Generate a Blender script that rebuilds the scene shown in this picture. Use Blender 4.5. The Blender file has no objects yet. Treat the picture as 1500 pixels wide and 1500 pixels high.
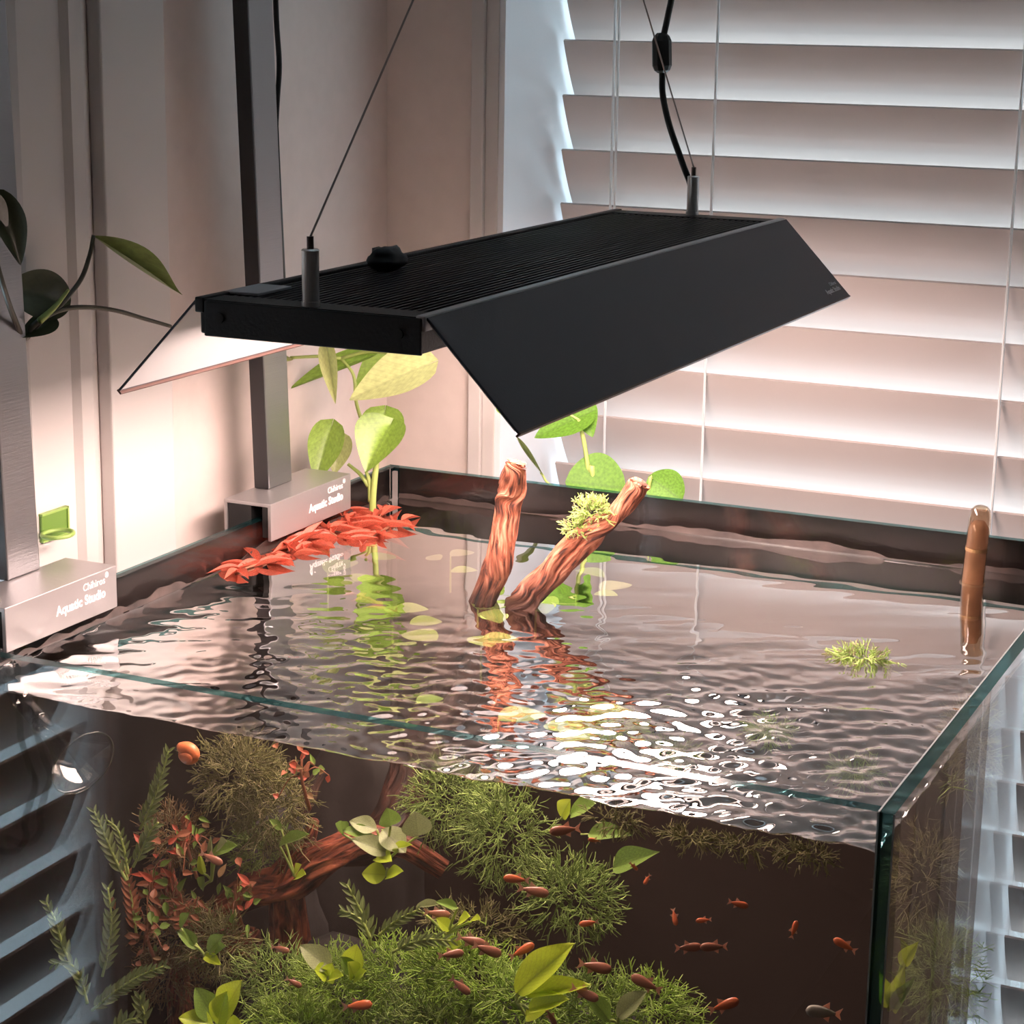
import bpy, bmesh, math, random
import numpy as np
from mathutils import Vector, Matrix, Quaternion, noise

random.seed(7); rng = np.random.default_rng(11)
S = bpy.context.scene
C = S.collection
PI = math.pi

# ------------------------------------------------------------------ camera
CAM = Vector((0, 0, 1.642)); F = 3038.6
RIGHT = Vector((0.90565, 0.42377, 0.01464)); UP = Vector((-0.11334, 0.20865, 0.97140)); FWD = Vector((-0.40860, 0.88141, -0.23699))
cd = bpy.data.cameras.new('camera'); cam = bpy.data.objects.new('camera', cd); C.objects.link(cam)
cd.sensor_width = 36; cd.lens = F / 1500 * 36; cd.clip_start = .02
cam.matrix_world = Matrix(((RIGHT.x, UP.x, -FWD.x, CAM.x), (RIGHT.y, UP.y, -FWD.y, CAM.y), (RIGHT.z, UP.z, -FWD.z, CAM.z), (0, 0, 0, 1)))
S.camera = cam

# ------------------------------------------------------------------ sky, exposure
SKY = 8.5
LED = 47.0
w = bpy.data.worlds.new('sky'); S.world = w; w.use_nodes = True
w.node_tree.nodes['Background'].inputs[0].default_value = (.66, .87, 1, 1)
w.node_tree.nodes['Background'].inputs[1].default_value = SKY
S.view_settings.view_transform = 'Standard'; S.view_settings.look = 'None'
S.view_settings.gamma = 1; S.view_settings.exposure = 0
S.view_settings.use_curve_mapping = False

def portal(name, loc, sx, sy, rot):
    l = bpy.data.lights.new(name, 'AREA'); l.shape = 'RECTANGLE'; l.size = sx; l.size_y = sy
    l.cycles.is_portal = True
    o = bpy.data.objects.new(name, l); C.objects.link(o); o.location = loc; o.rotation_euler = rot
# both windows (see below)
WX0, WX1, WZ0, WZ1, WY = -.79, -.135, .45, 2.2, 1.663      # back window opening
LY0, LY1, LZ0, LZ1, LX = .735, 1.115, .45, 2.2, -.90         # left window opening
portal('window_light_back', ((WX0+WX1)/2, 1.86, (WZ0+WZ1)/2), WX1-WX0, WZ1-WZ0, (-PI/2, 0, 0))
portal('window_light_left', (LX-.18, (LY0+LY1)/2, (LZ0+LZ1)/2), LZ1-LZ0, LY1-LY0, (0, -PI/2, 0))

# ------------------------------------------------------------------ helpers
def ray(px, py):
    return RIGHT*((px-750)/F) + UP*(-(py-750)/F) + FWD
def aty(px, py, Y):
    d = ray(px, py); return CAM + d*(Y/d.y)
def atx(px, py, X):
    d = ray(px, py); return CAM + d*(X/d.x)
def atz(px, py, Z):
    d = ray(px, py); return CAM + d*((Z-CAM.z)/d.z)

def tag(o, label=None, cat=None, group=None, kind=None):
    if label: o['label'] = label
    if cat: o['category'] = cat
    if group: o['group'] = group
    if kind: o['kind'] = kind
    return o
def empty(name, loc, label=None, cat=None, group=None, kind=None):
    o = bpy.data.objects.new(name, None); C.objects.link(o); o.location = loc; o.empty_display_size = .02
    return tag(o, label, cat, group, kind)
def attach(o, parent):
    o.parent = parent
    if parent is not None and parent.type == 'EMPTY':
        o.location = o.location - parent.location
    return o
class MB:
    def __init__(s): s.v = []; s.f = []; s.m = []; s.uv = None; s.mi = 0; s.smooth = False
    def add(s, vs, fs):
        b = len(s.v); s.v += [tuple(x) for x in vs]; s.f += [tuple(b+i for i in f) for f in fs]; s.m += [s.mi]*len(fs); return s
    def box(s, lo, hi):
        x0, y0, z0 = lo; x1, y1, z1 = hi
        return s.add([(x0,y0,z0),(x1,y0,z0),(x1,y1,z0),(x0,y1,z0),(x0,y0,z1),(x1,y0,z1),(x1,y1,z1),(x0,y1,z1)],
                     [(0,3,2,1),(4,5,6,7),(0,1,5,4),(1,2,6,5),(2,3,7,6),(3,0,4,7)])
    def prism(s, poly, vec):                      # poly: list of points, extruded by vec
        n = len(poly); vec = Vector(vec); a = [Vector(q) for q in poly]; b = [q+vec for q in a]
        fs = [tuple(range(n-1, -1, -1)), tuple(range(n, 2*n))] + [(i, (i+1) % n, n+(i+1) % n, n+i) for i in range(n)]
        return s.add(a+b, fs)
    def tube(s, pts, rad, n=10, cap=True, ridge=0, seed=0):
        pts = [Vector(q) for q in pts]
        if not hasattr(rad, '__len__'): rad = [rad]*len(pts)
        vs = []; fs = []; up = Vector((.3, .2, 1)).normalized()
        for i, q in enumerate(pts):
            t = (pts[min(i+1, len(pts)-1)] - pts[max(i-1, 0)]).normalized()
            a = t.cross(up)
            if a.length < 1e-3: a = t.cross(Vector((1, 0, 0)))
            a.normalize(); b = t.cross(a)
            up = b.cross(t) if False else up
            for k in range(n):
                an = 2*PI*k/n; r = rad[i]
                if ridge:
                    r *= 1 + ridge*(noise.noise(Vector((math.cos(an)*1.8+seed, math.sin(an)*1.8, i*.045))) * .9
                                    - .55*abs(noise.noise(Vector((math.cos(an)*4+seed, math.sin(an)*4, i*.022)))) + .35*noise.noise(Vector((math.cos(an)*8+seed, math.sin(an)*8, i*.035))))
                vs.append(q + (a*math.cos(an) + b*math.sin(an))*r)
        for i in range(len(pts)-1):
            for k in range(n):
                fs.append((i*n+k, i*n+(k+1) % n, (i+1)*n+(k+1) % n, (i+1)*n+k))
        if cap:
            fs.append(tuple(range(n-1, -1, -1))); m = (len(pts)-1)*n; fs.append(tuple(m+k for k in range(n)))
        return s.add(vs, fs)
    def build(s, name, mat, parent=None, smooth=False, bevel=0, local=False, solid=0):
        me = bpy.data.meshes.new(name); me.from_pydata(s.v, [], s.f); me.update()
        mats = mat if isinstance(mat, (list, tuple)) else [mat]
        for q in mats: me.materials.append(M[q])
        if len(mats) > 1: me.polygons.foreach_set('material_index', s.m)
        if smooth or s.smooth: me.polygons.foreach_set('use_smooth', [True]*len(me.polygons))
        bm = bmesh.new(); bm.from_mesh(me); bmesh.ops.recalc_face_normals(bm, faces=bm.faces); bm.to_mesh(me); bm.free()
        o = bpy.data.objects.new(name, me); C.objects.link(o)
        if bevel:
            b = o.modifiers.new('bevel', 'BEVEL'); b.width = bevel; b.segments = 2; b.limit_method = 'ANGLE'
        if solid:
            b = o.modifiers.new('solid', 'SOLIDIFY'); b.thickness = solid; b.offset = 0
        if parent is not None:
            if local: o.parent = parent
            else: attach(o, parent)
        return o
def bez(pts, n=12):                               # catmull-rom through points
    pts = [Vector(q) for q in pts]; P = [pts[0]*2-pts[1]] + pts + [pts[-1]*2-pts[-2]]; out = []
    for i in range(1, len(P)-2):
        for k in range(n):
            t = k/n; a, b, c, d = P[i-1], P[i], P[i+1], P[i+2]
            out.append(.5*((2*b) + (c-a)*t + (2*a-5*b+4*c-d)*t*t + (3*b-a-3*c+d)*t**3))
    out.append(pts[-1]); return out
def lerp_list(vals, n):
    return list(np.interp(np.linspace(0, len(vals)-1, n), range(len(vals)), vals))

# ------------------------------------------------------------------ materials
M = {}
def mat(name, col=(.5,.5,.5), rough=.6, metal=0, spec=.5, var=0, scale=30, bump=0, trans=0, emit=None, aniso=None, coat=0, veins=0):
    m = bpy.data.materials.new(name); m.use_nodes = True; nt = m.node_tree; b = nt.nodes['Principled BSDF']
    b.inputs['Base Color'].default_value = (*col, 1); b.inputs['Roughness'].default_value = rough; b.inputs['Metallic'].default_value = metal
    b.inputs['Specular IOR Level'].default_value = spec; b.inputs['Coat Weight'].default_value = coat
    if var or bump:
        tc = nt.nodes.new('ShaderNodeTexCoord'); mp = nt.nodes.new('ShaderNodeMapping'); n = nt.nodes.new('ShaderNodeTexNoise')
        nt.links.new(tc.outputs['Object'], mp.inputs[0]); nt.links.new(mp.outputs[0], n.inputs['Vector'])
        if aniso: mp.inputs['Scale'].default_value = aniso
        n.inputs['Scale'].default_value = scale; n.inputs['Detail'].default_value = 6
        if var:
            r = nt.nodes.new('ShaderNodeValToRGB'); r.color_ramp.elements[0].position = .3; r.color_ramp.elements[1].position = .7
            r.color_ramp.elements[0].color = (*[c*(1-var) for c in col], 1); r.color_ramp.elements[1].color = (*[min(1, c*(1+var)) for c in col], 1)
            nt.links.new(n.outputs['Fac'], r.inputs[0]); nt.links.new(r.outputs[0], b.inputs['Base Color'])
        if bump:
            bp = nt.nodes.new('ShaderNodeBump'); bp.inputs['Strength'].default_value = bump; bp.inputs['Distance'].default_value = .002
            nt.links.new(n.outputs['Fac'], bp.inputs['Height']); nt.links.new(bp.outputs[0], b.inputs['Normal'])
    if veins and var:
        L = nt.links.new; sp_ = nt.nodes.new('ShaderNodeSeparateXYZ'); L(tc.outputs['Object'], sp_.inputs[0])
        def mth(op, *a):
            q = nt.nodes.new('ShaderNodeMath'); q.operation = op
            for i_, v_ in enumerate(a):
                if isinstance(v_, (int, float)): q.inputs[i_].default_value = v_
                else: L(v_, q.inputs[i_])
            return q.outputs[0]
        ay = mth('ABSOLUTE', sp_.outputs[1]); rib = mth('LESS_THAN', ay, .022)
        sv = mth('SINE', mth('SUBTRACT', mth('MULTIPLY', sp_.outputs[0], 62), mth('MULTIPLY', ay, 55)))
        k_ = mth('ADD', mth('MULTIPLY', rib, veins*1.3), mth('MULTIPLY', mth('GREATER_THAN', sv, .86), veins*.8))
        mv = nt.nodes.new('ShaderNodeMix'); mv.data_type = 'RGBA'; L(k_, mv.inputs[0]); L(r.outputs[0], mv.inputs[6])
        mv.inputs[7].default_value = (*[min(1, c*.45+.02) for c in col], 1); L(mv.outputs[2], b.inputs['Base Color'])
    if emit:
        b.inputs['Emission Color'].default_value = (*emit[0], 1); b.inputs['Emission Strength'].default_value = emit[1]
    if trans:
        tr = nt.nodes.new('ShaderNodeBsdfTranslucent'); tr.inputs[0].default_value = (*[min(1, c*1.3) for c in col], 1)
        if var: nt.links.new(r.outputs[0], tr.inputs[0])
        mx = nt.nodes.new('ShaderNodeMixShader'); mx.inputs[0].default_value = trans
        out = nt.nodes['Material Output']
        nt.links.new(b.outputs[0], mx.inputs[1]); nt.links.new(tr.outputs[0], mx.inputs[2]); nt.links.new(mx.outputs[0], out.inputs[0])
    M[name] = m; return m
def clear_mat(name, tint, f0, power, rough=0.0, bump=None, refl=(1,1,1)):
    """clear sheet: transparent body, mirror coat that strengthens towards grazing view"""
    m = bpy.data.materials.new(name); m.use_nodes = True; nt = m.node_tree; nt.nodes.remove(nt.nodes['Principled BSDF'])
    out = nt.nodes['Material Output']; t = nt.nodes.new('ShaderNodeBsdfTransparent'); t.inputs[0].default_value = (*tint, 1)
    g = nt.nodes.new('ShaderNodeBsdfGlossy'); g.inputs['Roughness'].default_value = rough; g.inputs[0].default_value = (*refl, 1)
    lw = nt.nodes.new('ShaderNodeLayerWeight'); lw.inputs[0].default_value = .5
    p = nt.nodes.new('ShaderNodeMath'); p.operation = 'POWER'; p.inputs[1].default_value = power
    a = nt.nodes.new('ShaderNodeMath'); a.operation = 'MULTIPLY_ADD'; a.inputs[1].default_value = 1-f0; a.inputs[2].default_value = f0; a.use_clamp = True
    mx = nt.nodes.new('ShaderNodeMixShader')
    nt.links.new(lw.outputs['Facing'], p.inputs[0]); nt.links.new(p.outputs[0], a.inputs[0]); nt.links.new(a.outputs[0], mx.inputs[0])
    nt.links.new(t.outputs[0], mx.inputs[1]); nt.links.new(g.outputs[0], mx.inputs[2]); nt.links.new(mx.outputs[0], out.inputs[0])
    if bump:
        tc = nt.nodes.new('ShaderNodeTexCoord'); n = nt.nodes.new('ShaderNodeTexNoise'); n.inputs['Scale'].default_value = bump[0]; n.inputs['Detail'].default_value = 2
        b = nt.nodes.new('ShaderNodeBump'); b.inputs['Strength'].default_value = bump[1]; b.inputs['Distance'].default_value = bump[2]
        nt.links.new(tc.outputs['Object'], n.inputs['Vector']); nt.links.new(n.outputs['Fac'], b.inputs['Height'])
        nt.links.new(b.outputs[0], g.inputs['Normal']); nt.links.new(b.outputs[0], lw.inputs['Normal'])
    M[name] = m
mat('wall_far', (.20, .18, .17), .8)
mat('wall_paint', (.63, .54, .50), .75, var=.03, scale=60, bump=.05)
mat('trim_paint', (.585, .545, .525), .5)
mat('jamb_paint', (.78, .79, .81), .22)
mat('slat_paint', (.57, .495, .465), .5, trans=.06)
mat('cord_white', (.8, .8, .8), .6)
mat('ceiling_paint', (.75, .74, .72), .9)
mat('floor_wood', (.22, .13, .08), .5, var=.3, scale=6, aniso=(1, 12, 1))
mat('cabinet_dark', (.035, .025, .02), .5)
mat('lamp_black', (.006, .006, .007), .5, bump=.15, scale=500)
mat('lamp_fin', (.016, .016, .018), .5)
mat('shade_black', (.034, .037, .053), .45, bump=.08, scale=900)
mat('shade_white', (.50, .495, .50), .35)
mat('shade_edge', (.10, .05, .04), .4)
mat('ridge_alu_sheen', (.50, .50, .52), .35)  # aluminium rail, window reflection put into a pale non-metal colour
mat('print_grey', (.85, .85, .88), .6)
mat('print_white', (.95, .93, .92), .6)
mat('led', (1, 1, 1), .5, emit=((1, .75, .67), LED))
mat('chrome', (.80, .79, .78), .18, metal=.55)
mat('label_silver', (.42, .43, .46), .4)
mat('wire_steel', (.18, .15, .14), .35, metal=.8)
mat('rubber_black', (.008, .008, .008), .45)
mat('alu', (.31, .31, .32), .32, metal=.9, bump=.12, scale=40, aniso=(1, 1, 25))
mat('alu_clamp', (.46, .44, .44), .38, metal=.75, bump=.06, scale=300)
mat('alu_dark', (.02, .02, .022), .4)
mat('film', (.015, .010, .009), .35, var=.45, scale=22, aniso=(1, 1, 5))
mat('deposit', (.045, .030, .026), .5, var=.6, scale=40, bump=.4)
mat('silicone', (.10, .085, .08), .4)
mat('glass_edge', (.006, .024, .025), .16, spec=.5)
b_ = M['glass_edge'].node_tree; t_ = b_.nodes.new('ShaderNodeBsdfTransparent'); t_.inputs[0].default_value = (.20, .50, .51, 1); x_ = b_.nodes.new('ShaderNodeMixShader'); x_.inputs[0].default_value = .55
b_.links.new(b_.nodes['Principled BSDF'].outputs[0], x_.inputs[1]); b_.links.new(t_.outputs[0], x_.inputs[2]); b_.links.new(x_.outputs[0], b_.nodes['Material Output'].inputs[0])
mat('glint_pale', (.50, .54, .54), .25)  # bright glints of the glass edges put into a pale colour
clear_mat('glass', (.985, .99, .988), .035, 5)
clear_mat('thin_glass', (.97, .975, .975), .05, 3.0)
clear_mat('pipe_clear', (.80, .68, .56), .06, 2.2)
clear_mat('window_glass', (.97, .98, .98), .04, 5)
clear_mat('water_top', (.88, .85, .81), .07, 1.35)
def plain_clear(name, tint):
    m = bpy.data.materials.new(name); m.use_nodes = True; nt = m.node_tree; nt.nodes.remove(nt.nodes['Principled BSDF'])
    t = nt.nodes.new('ShaderNodeBsdfTransparent'); t.inputs[0].default_value = (*tint, 1); nt.links.new(t.outputs[0], nt.nodes['Material Output'].inputs[0]); M[name] = m
plain_clear('water_side', (.95, .93, .90))
mat('soil', (.006, .005, .0045), .9, var=.5, scale=120, bump=.6)
mat('rock', (.022, .02, .02), .8, var=.5, scale=40, bump=.6)
def wood_mat(name, dark, mid, light, rough, wet=1):
    m = bpy.data.materials.new(name); m.use_nodes = True; nt = m.node_tree; b = nt.nodes['Principled BSDF']; b.inputs['Roughness'].default_value = rough
    uv = nt.nodes.new('ShaderNodeTexCoord'); mp = nt.nodes.new('ShaderNodeMapping'); mp.inputs['Scale'].default_value = (9, 2.2, 1)
    n = nt.nodes.new('ShaderNodeTexNoise'); n.inputs['Scale'].default_value = 2.2; n.inputs['Detail'].default_value = 8; n.inputs['Distortion'].default_value = .5
    rp = nt.nodes.new('ShaderNodeValToRGB'); e = rp.color_ramp.elements
    e[0].position = .36; e[0].color = (*dark, 1); e[1].position = .66; e[1].color = (*light, 1); k = e.new(.50); k.color = (*mid, 1)
    bp = nt.nodes.new('ShaderNodeBump'); bp.inputs['Strength'].default_value = .9; bp.inputs['Distance'].default_value = .003
    L = nt.links.new; L(uv.outputs['UV'], mp.inputs[0]); L(mp.outputs[0], n.inputs['Vector']); L(n.outputs['Fac'], rp.inputs[0]); L(n.outputs['Fac'], bp.inputs['Height'])
    ge = nt.nodes.new('ShaderNodeNewGeometry'); sx = nt.nodes.new('ShaderNodeSeparateXYZ'); mr = nt.nodes.new('ShaderNodeMapRange')   # soaked foot stays dark
    mr.inputs[1].default_value = 1.228; mr.inputs[2].default_value = 1.266; mr.inputs[3].default_value = wet; mr.inputs[4].default_value = 1
    mm = nt.nodes.new('ShaderNodeMix'); mm.data_type = 'RGBA'; mm.blend_type = 'MULTIPLY'; mm.inputs[0].default_value = 1
    L(ge.outputs['Position'], sx.inputs[0]); L(sx.outputs[2], mr.inputs[0]); L(rp.outputs[0], mm.inputs[6]); L(mr.outputs[0], mm.inputs[7]); L(mm.outputs[2], b.inputs['Base Color'])
    L = nt.links.new; L(bp.outputs[0], b.inputs['Normal'])
    M[name] = m
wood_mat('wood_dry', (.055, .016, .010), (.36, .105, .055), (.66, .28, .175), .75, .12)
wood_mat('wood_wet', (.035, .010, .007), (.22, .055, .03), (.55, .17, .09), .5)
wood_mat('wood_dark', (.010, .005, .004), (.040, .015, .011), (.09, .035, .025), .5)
mat('moss_pale', (.50, .66, .20), .7, trans=.3, var=.25, scale=60)
mat('moss_tip', (.42, .38, .20), .7, trans=.3, var=.25, scale=60)
mat('moss_green', (.25, .37, .09), .7, trans=.3, var=.45, scale=35)
mat('moss_olive', (.26, .26, .10), .7, trans=.3, var=.4, scale=35)
mat('moss_brown', (.30, .19, .09), .7, trans=.25, var=.4, scale=35)
mat('moss_bright', (.40, .60, .10), .65, trans=.35, var=.35, scale=30)
mat('pothos', (.27, .43, .07), .32, trans=.35, var=.2, scale=14, veins=0.35)
mat('pothos_pale', (.55, .60, .26), .35, trans=.4, var=.15, scale=12, veins=0.3)
mat('pothos_dark', (.24, .29, .10), .3, trans=.3, var=.2, scale=12)
mat('pothos_back', (.10, .22, .025), .5, spec=.2, trans=.15, var=.25, scale=20, veins=0.3)
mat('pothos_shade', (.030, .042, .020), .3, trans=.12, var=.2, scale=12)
mat('stem_green', (.40, .50, .14), .45, trans=.15)
mat('stem_dark', (.05, .045, .03), .45)
mat('leaf_lime', (.58, .74, .06), .4, trans=.35, var=.12, scale=30, veins=0.35)
mat('leaf_soft', (.34, .46, .12), .4, trans=.3, var=.2, scale=25, veins=0.3)
mat('leaf_mid', (.22, .36, .07), .4, trans=.3, var=.25, scale=25, veins=0.4)
mat('leaf_grey', (.34, .39, .19), .5, trans=.3, var=.2, scale=25, veins=0.4)
mat('leaf_feather', (.20, .26, .10), .5, trans=.3, var=.25, scale=40)
mat('leaf_red', (.62, .135, .08), .45, trans=.3, var=.35, scale=25, veins=0.4)
mat('leaf_rust', (.40, .16, .09), .5, trans=.25, var=.35, scale=25)
mat('fish_orange', (.62, .16, .07), .3, var=.35, scale=160)
mat('fish_brown', (.36, .15, .10), .3, var=.4, scale=150)
mat('fish_silver', (.40, .38, .34), .25, var=.25, scale=150)
mat('fin_clear', (.60, .38, .30), .4, trans=.5)
mat('eye_dark', (.01, .01, .01), .15)
mat('snail_shell', (.72, .20, .08), .35, var=.3, scale=120)
mat('hook_green', (.12, .23, .035), .4)
mat('hook_edge', (.26, .40, .09), .4)
mat('pipe_tan', (.66, .50, .41), .15, trans=.6, var=.3, scale=20, coat=.5)
mat('pipe_cap', (.45, .36, .24), .3, var=.2, scale=30)

# ------------------------------------------------------------------ room shell
def struct(name, mb, m, parent=None, **k):
    o = mb.build(name, m, parent, **k)
    if parent is None: o['kind'] = 'structure'
    return o
RX1, RY0, RZ1 = 1.6, -1.7, 2.45
struct('floor', MB().box((LX-.2, RY0-.1, -.1), (RX1+.1, 1.9, 0)), 'floor_wood')
struct('ceiling', MB().box((LX-.2, RY0-.1, RZ1), (RX1+.1, 1.9, RZ1+.1)), 'ceiling_paint')
struct('wall_right', MB().box((RX1, RY0, 0), (RX1+.1, WY, RZ1)), 'wall_far')
struct('wall_rear', MB().box((LX-.2, RY0-.1, 0), (RX1+.1, RY0, RZ1)), 'wall_far')
wb = MB(); WD = .20
wb.box((LX, WY, 0), (WX0-.001, WY+WD, RZ1)); wb.box((WX1+.001, WY, 0), (RX1+.1, WY+WD, RZ1))
wb.box((WX0-.001, WY, 0), (WX1+.001, WY+WD, WZ0)); wb.box((WX0-.001, WY, WZ1), (WX1+.001, WY+WD, RZ1))
struct('wall_back', wb, 'wall_paint')
wl = MB()
wl.box((LX-.2, RY0, 0), (LX, LY0, RZ1)); wl.box((LX-.2, LY1, 0), (LX, WY+WD, RZ1))
wl.box((LX-.2, LY0, 0), (LX, LY1, LZ0)); wl.box((LX-.2, LY0, LZ1), (LX, LY1, RZ1))
struct('wall_left', wl, 'wall_paint')

# back window: reveal boards, bead, glass
win1 = empty('window_1', ((WX0+WX1)/2, WY, WZ0), kind='structure')
T = .006
MB().box((WX0, WY, WZ0), (WX0+T, WY+WD, WZ1)).build('jamb', 'jamb_paint', win1)
MB().box((WX1-T, WY, WZ0), (WX1, WY+WD, WZ1)).build('jamb', 'jamb_paint', win1)
MB().box((WX0+T, WY, WZ1-T), (WX1-T, WY+WD, WZ1)).build('head_board', 'jamb_paint', win1)
MB().box((WX0+T, WY-.01, WZ0), (WX1-T, WY+WD, WZ0+.02)).build('sill', 'jamb_paint', win1, bevel=.003)
for x0, x1 in ((WX0-.024, WX0+.001), (WX1-.001, WX1+.05)):
    n = MB(); n.box((x0, WY-.006, WZ0-.05), ((x0+x1)/2, WY, WZ1+.05)); n.box(((x0+x1)/2, WY-.002, WZ0-.05), (x1, WY, WZ1+.05))
    n.build('casing', 'trim_paint', win1, bevel=.001)
fr = MB()
for x0, x1, z0, z1 in ((WX0+T, WX0+.04, WZ0+.02, WZ1-T), (WX1-.04, WX1-T, WZ0+.02, WZ1-T), (WX0+.04, WX1-.04, WZ0+.02, WZ0+.07), (WX0+.04, WX1-.04, WZ1-.05, WZ1-T), (WX0+.04, WX1-.04, 1.36, 1.40)):
    fr.box((x0, WY+.165, z0), (x1, WY+.195, z1))
fr.build('sash', 'jamb_paint', win1)
MB().box((WX0+.03, WY+.178, WZ0+.06), (WX1-.03, WY+.182, WZ1-.04)).build('pane', 'window_glass', win1)

# left window (stands nearer than the tank; the front glass mirrors it) with stepped casing
win2 = empty('window_2', (LX, (LY0+LY1)/2, LZ0), kind='structure')
MB().box((LX-.2, LY0, LZ0), (LX, LY0+T, LZ1)).build('jamb', 'jamb_paint', win2)
MB().box((LX-.2, LY1-T, LZ0), (LX, LY1, LZ1)).build('jamb', 'jamb_paint', win2)
MB().box((LX-.2, LY0+T, LZ1-T), (LX, LY1-T, LZ1)).build('head_board', 'jamb_paint', win2)
MB().box((LX-.2, LY0+T, LZ0), (LX+.01, LY1-T, LZ0+.02)).build('sill', 'jamb_paint', win2, bevel=.003)
MB().box((LX-.185, LY0+T, LZ0+.02), (LX-.181, LY1-T, LZ1-T)).build('pane', 'window_glass', win2)
cs = MB()      # profile boards, one moulded casing
prof = [(1.118, .004), (1.132, .010), (1.168, .010), (1.173, .004), (1.1855, .004), (1.190, .009), (1.204, .009), (1.2205, .001)]
cs.prism([(LX, 1.118, LZ0-.1)] + [(LX+h, y, LZ0-.1) for y, h in prof] + [(LX, 1.2205, LZ0-.1)], (0, 0, LZ1+.2-LZ0))
cs.build('moulding', 'trim_paint', win2)
MB().box((LX, 1.2215, 0.02), (LX+.012, 1.300, LZ1+.1)).build('casing_board', 'trim_paint', win2, bevel=.0015)
MB().box((LX, LY0-.08, LZ0-.1), (LX+.010, LY0-.001, LZ1+.1)).build('casing_board', 'trim_paint', win2, bevel=.0015)

# venetian blinds
def slat_mesh(L, along, Wd, tilt):
    mb = MB(); n = 6; tilt = math.radians(tilt); vs = []
    for e in (0, 1):
        for k in range(n+1):
            s = (k/n-.5)*Wd; bow = .0022*(1-(2*k/n-1)**2)
            # across: top edge leans into the room (-y), bottom edge to the glass
            y = -s*math.sin(tilt) - bow*math.cos(tilt); z = s*math.cos(tilt) - bow*math.sin(tilt)
            vs.append((e*L, y, z))
    for e in (0, 1):
        for k in range(n+1):
            x, y, z = vs[e*(n+1)+k]; vs.append((x, y+.0024, z+.0012))
    m = n+1; fs = []
    for k in range(n):
        fs += [(k, k+1, m+k+1, m+k), (2*m+k, 3*m+k, 3*m+k+1, 2*m+k+1)]
        fs += [(k, 2*m+k, 2*m+k+1, k+1), (m+k, m+k+1, 3*m+k+1, 3*m+k)]
    fs += [(0, m, 3*m, 2*m), (n, 2*m+n, 3*m+n, m+n)]
    if along == 'y': vs = [(-y, x, z) for x, y, z in vs]    # room is +x for the left wall
    return mb.add(vs, fs)
PITCH = .0492
def blind(name, org, L, along, ztop, zbot, label, Wd=.066, tilt=30.5, pitch=.0492):
    b = empty(name, (org[0], org[1], ztop), label, 'blind')
    first = None; z = ztop; i = 0
    while z > zbot:
        if first is None:
            first = slat_mesh(L, along, Wd, tilt).build('slat', 'slat_paint', b, smooth=False, local=True); o = first
        else:
            o = first.copy(); C.objects.link(o); o.parent = b
        o.location = (0, 0, z-ztop); z -= pitch; i += 1
    return b
ZT = 1.642-.0339-.0245
B1Y = WY+.128
b1 = blind('venetian_blind', (WX0+.012, B1Y), WX1-WX0-.024, 'x', ZT+PITCH*11, WZ0+.06, 'closed white horizontal slat blind hanging in the window behind the aquarium')
MB().box((WX0+.012, B1Y-.03, ZT+PITCH*11+.03), (WX1-.012, B1Y+.03, WZ1-T-.002)).build('head_rail', 'trim_paint', b1)
MB().box((WX0+.012, B1Y-.02, WZ0+.024), (WX1-.012, B1Y+.02, WZ0+.045)).build('bottom_rail', 'trim_paint', b1)
for pxx in (897, 1046, 1492):
    q = aty(pxx, 200, B1Y-.020)
    MB().tube([(q.x, B1Y-.0205, WZ0+.04), (q.x, B1Y-.0205, WZ1-.06)], .0013, 6).build('ladder_cord', 'cord_white', b1)
for pxa, pya, pxb, pyb in ((908, 0, 893, 303),):
    a = aty(pxa, pya, B1Y-.030); c = aty(pxb, pyb, B1Y-.030)
    MB().tube([(a.x, B1Y-.030, WZ1-.07), (a.x, B1Y-.030, 1.30)], .0012, 6).build('lift_cord', 'cord_white', b1)
b2 = blind('venetian_blind', (LX-.022, LY0+.012), LY1-LY0-.024, 'y', LZ1-.08, LZ0+.06, 'white horizontal slat blind in the side window, mirrored faintly in the front glass', .0595, 26, .0492)
MB().box((LX-.050, LY0+.012, LZ1-.05), (LX-.002, LY1-.012, LZ1-T-.002)).build('head_rail', 'trim_paint', b2)
# black pull cord hanging in a loop at the side window (the front glass mirrors it)
def mir(px, py, X=LX+.016):
    p = atx(px, py, X); return Vector((p.x, 2*.9685-p.y, p.z))
lo_ = [mir(*q) for q in ((30, 1080), (42, 1120), (52, 1148), (44, 1175), (36, 1205), (38, 1225), (28, 1243), (8, 1248), (-14, 1240))]
o = MB().tube([(lo_[0].x, lo_[0].y, LZ1-.1)]+bez(lo_, 6), .0024, 8).build('pull_cord', 'rubber_black', smooth=True); tag(o, 'black pull cord ending in a loop beside the side window blind', 'cord')
# added unseen dark box right of the window, darkens the side glass reflection
wr = empty('added_wardrobe', (.36, 1.4, 0), 'added tall dark brown box with doors, darkening what the side glass mirrors', 'added_wardrobe')
MB().box((-.075, 1.30, .06), (.80, 1.655, 2.1)).build('carcass', 'cabinet_dark', wr, bevel=.003)
for x0 in (-.07, .365):
    d = MB().box((x0, 1.28, .08), (x0+.43, 1.299, 2.08)).build('door', 'cabinet_dark', wr, bevel=.002)
    MB().tube([(x0+(.39 if x0 < 0 else .04), 1.265, 1.0), (x0+(.39 if x0 < 0 else .04), 1.265, 1.15)], .006).build('handle', 'chrome', d)
MB().box((-.06, 1.32, 0), (.79, 1.65, .06)).build('plinth', 'cabinet_dark', wr)

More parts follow.
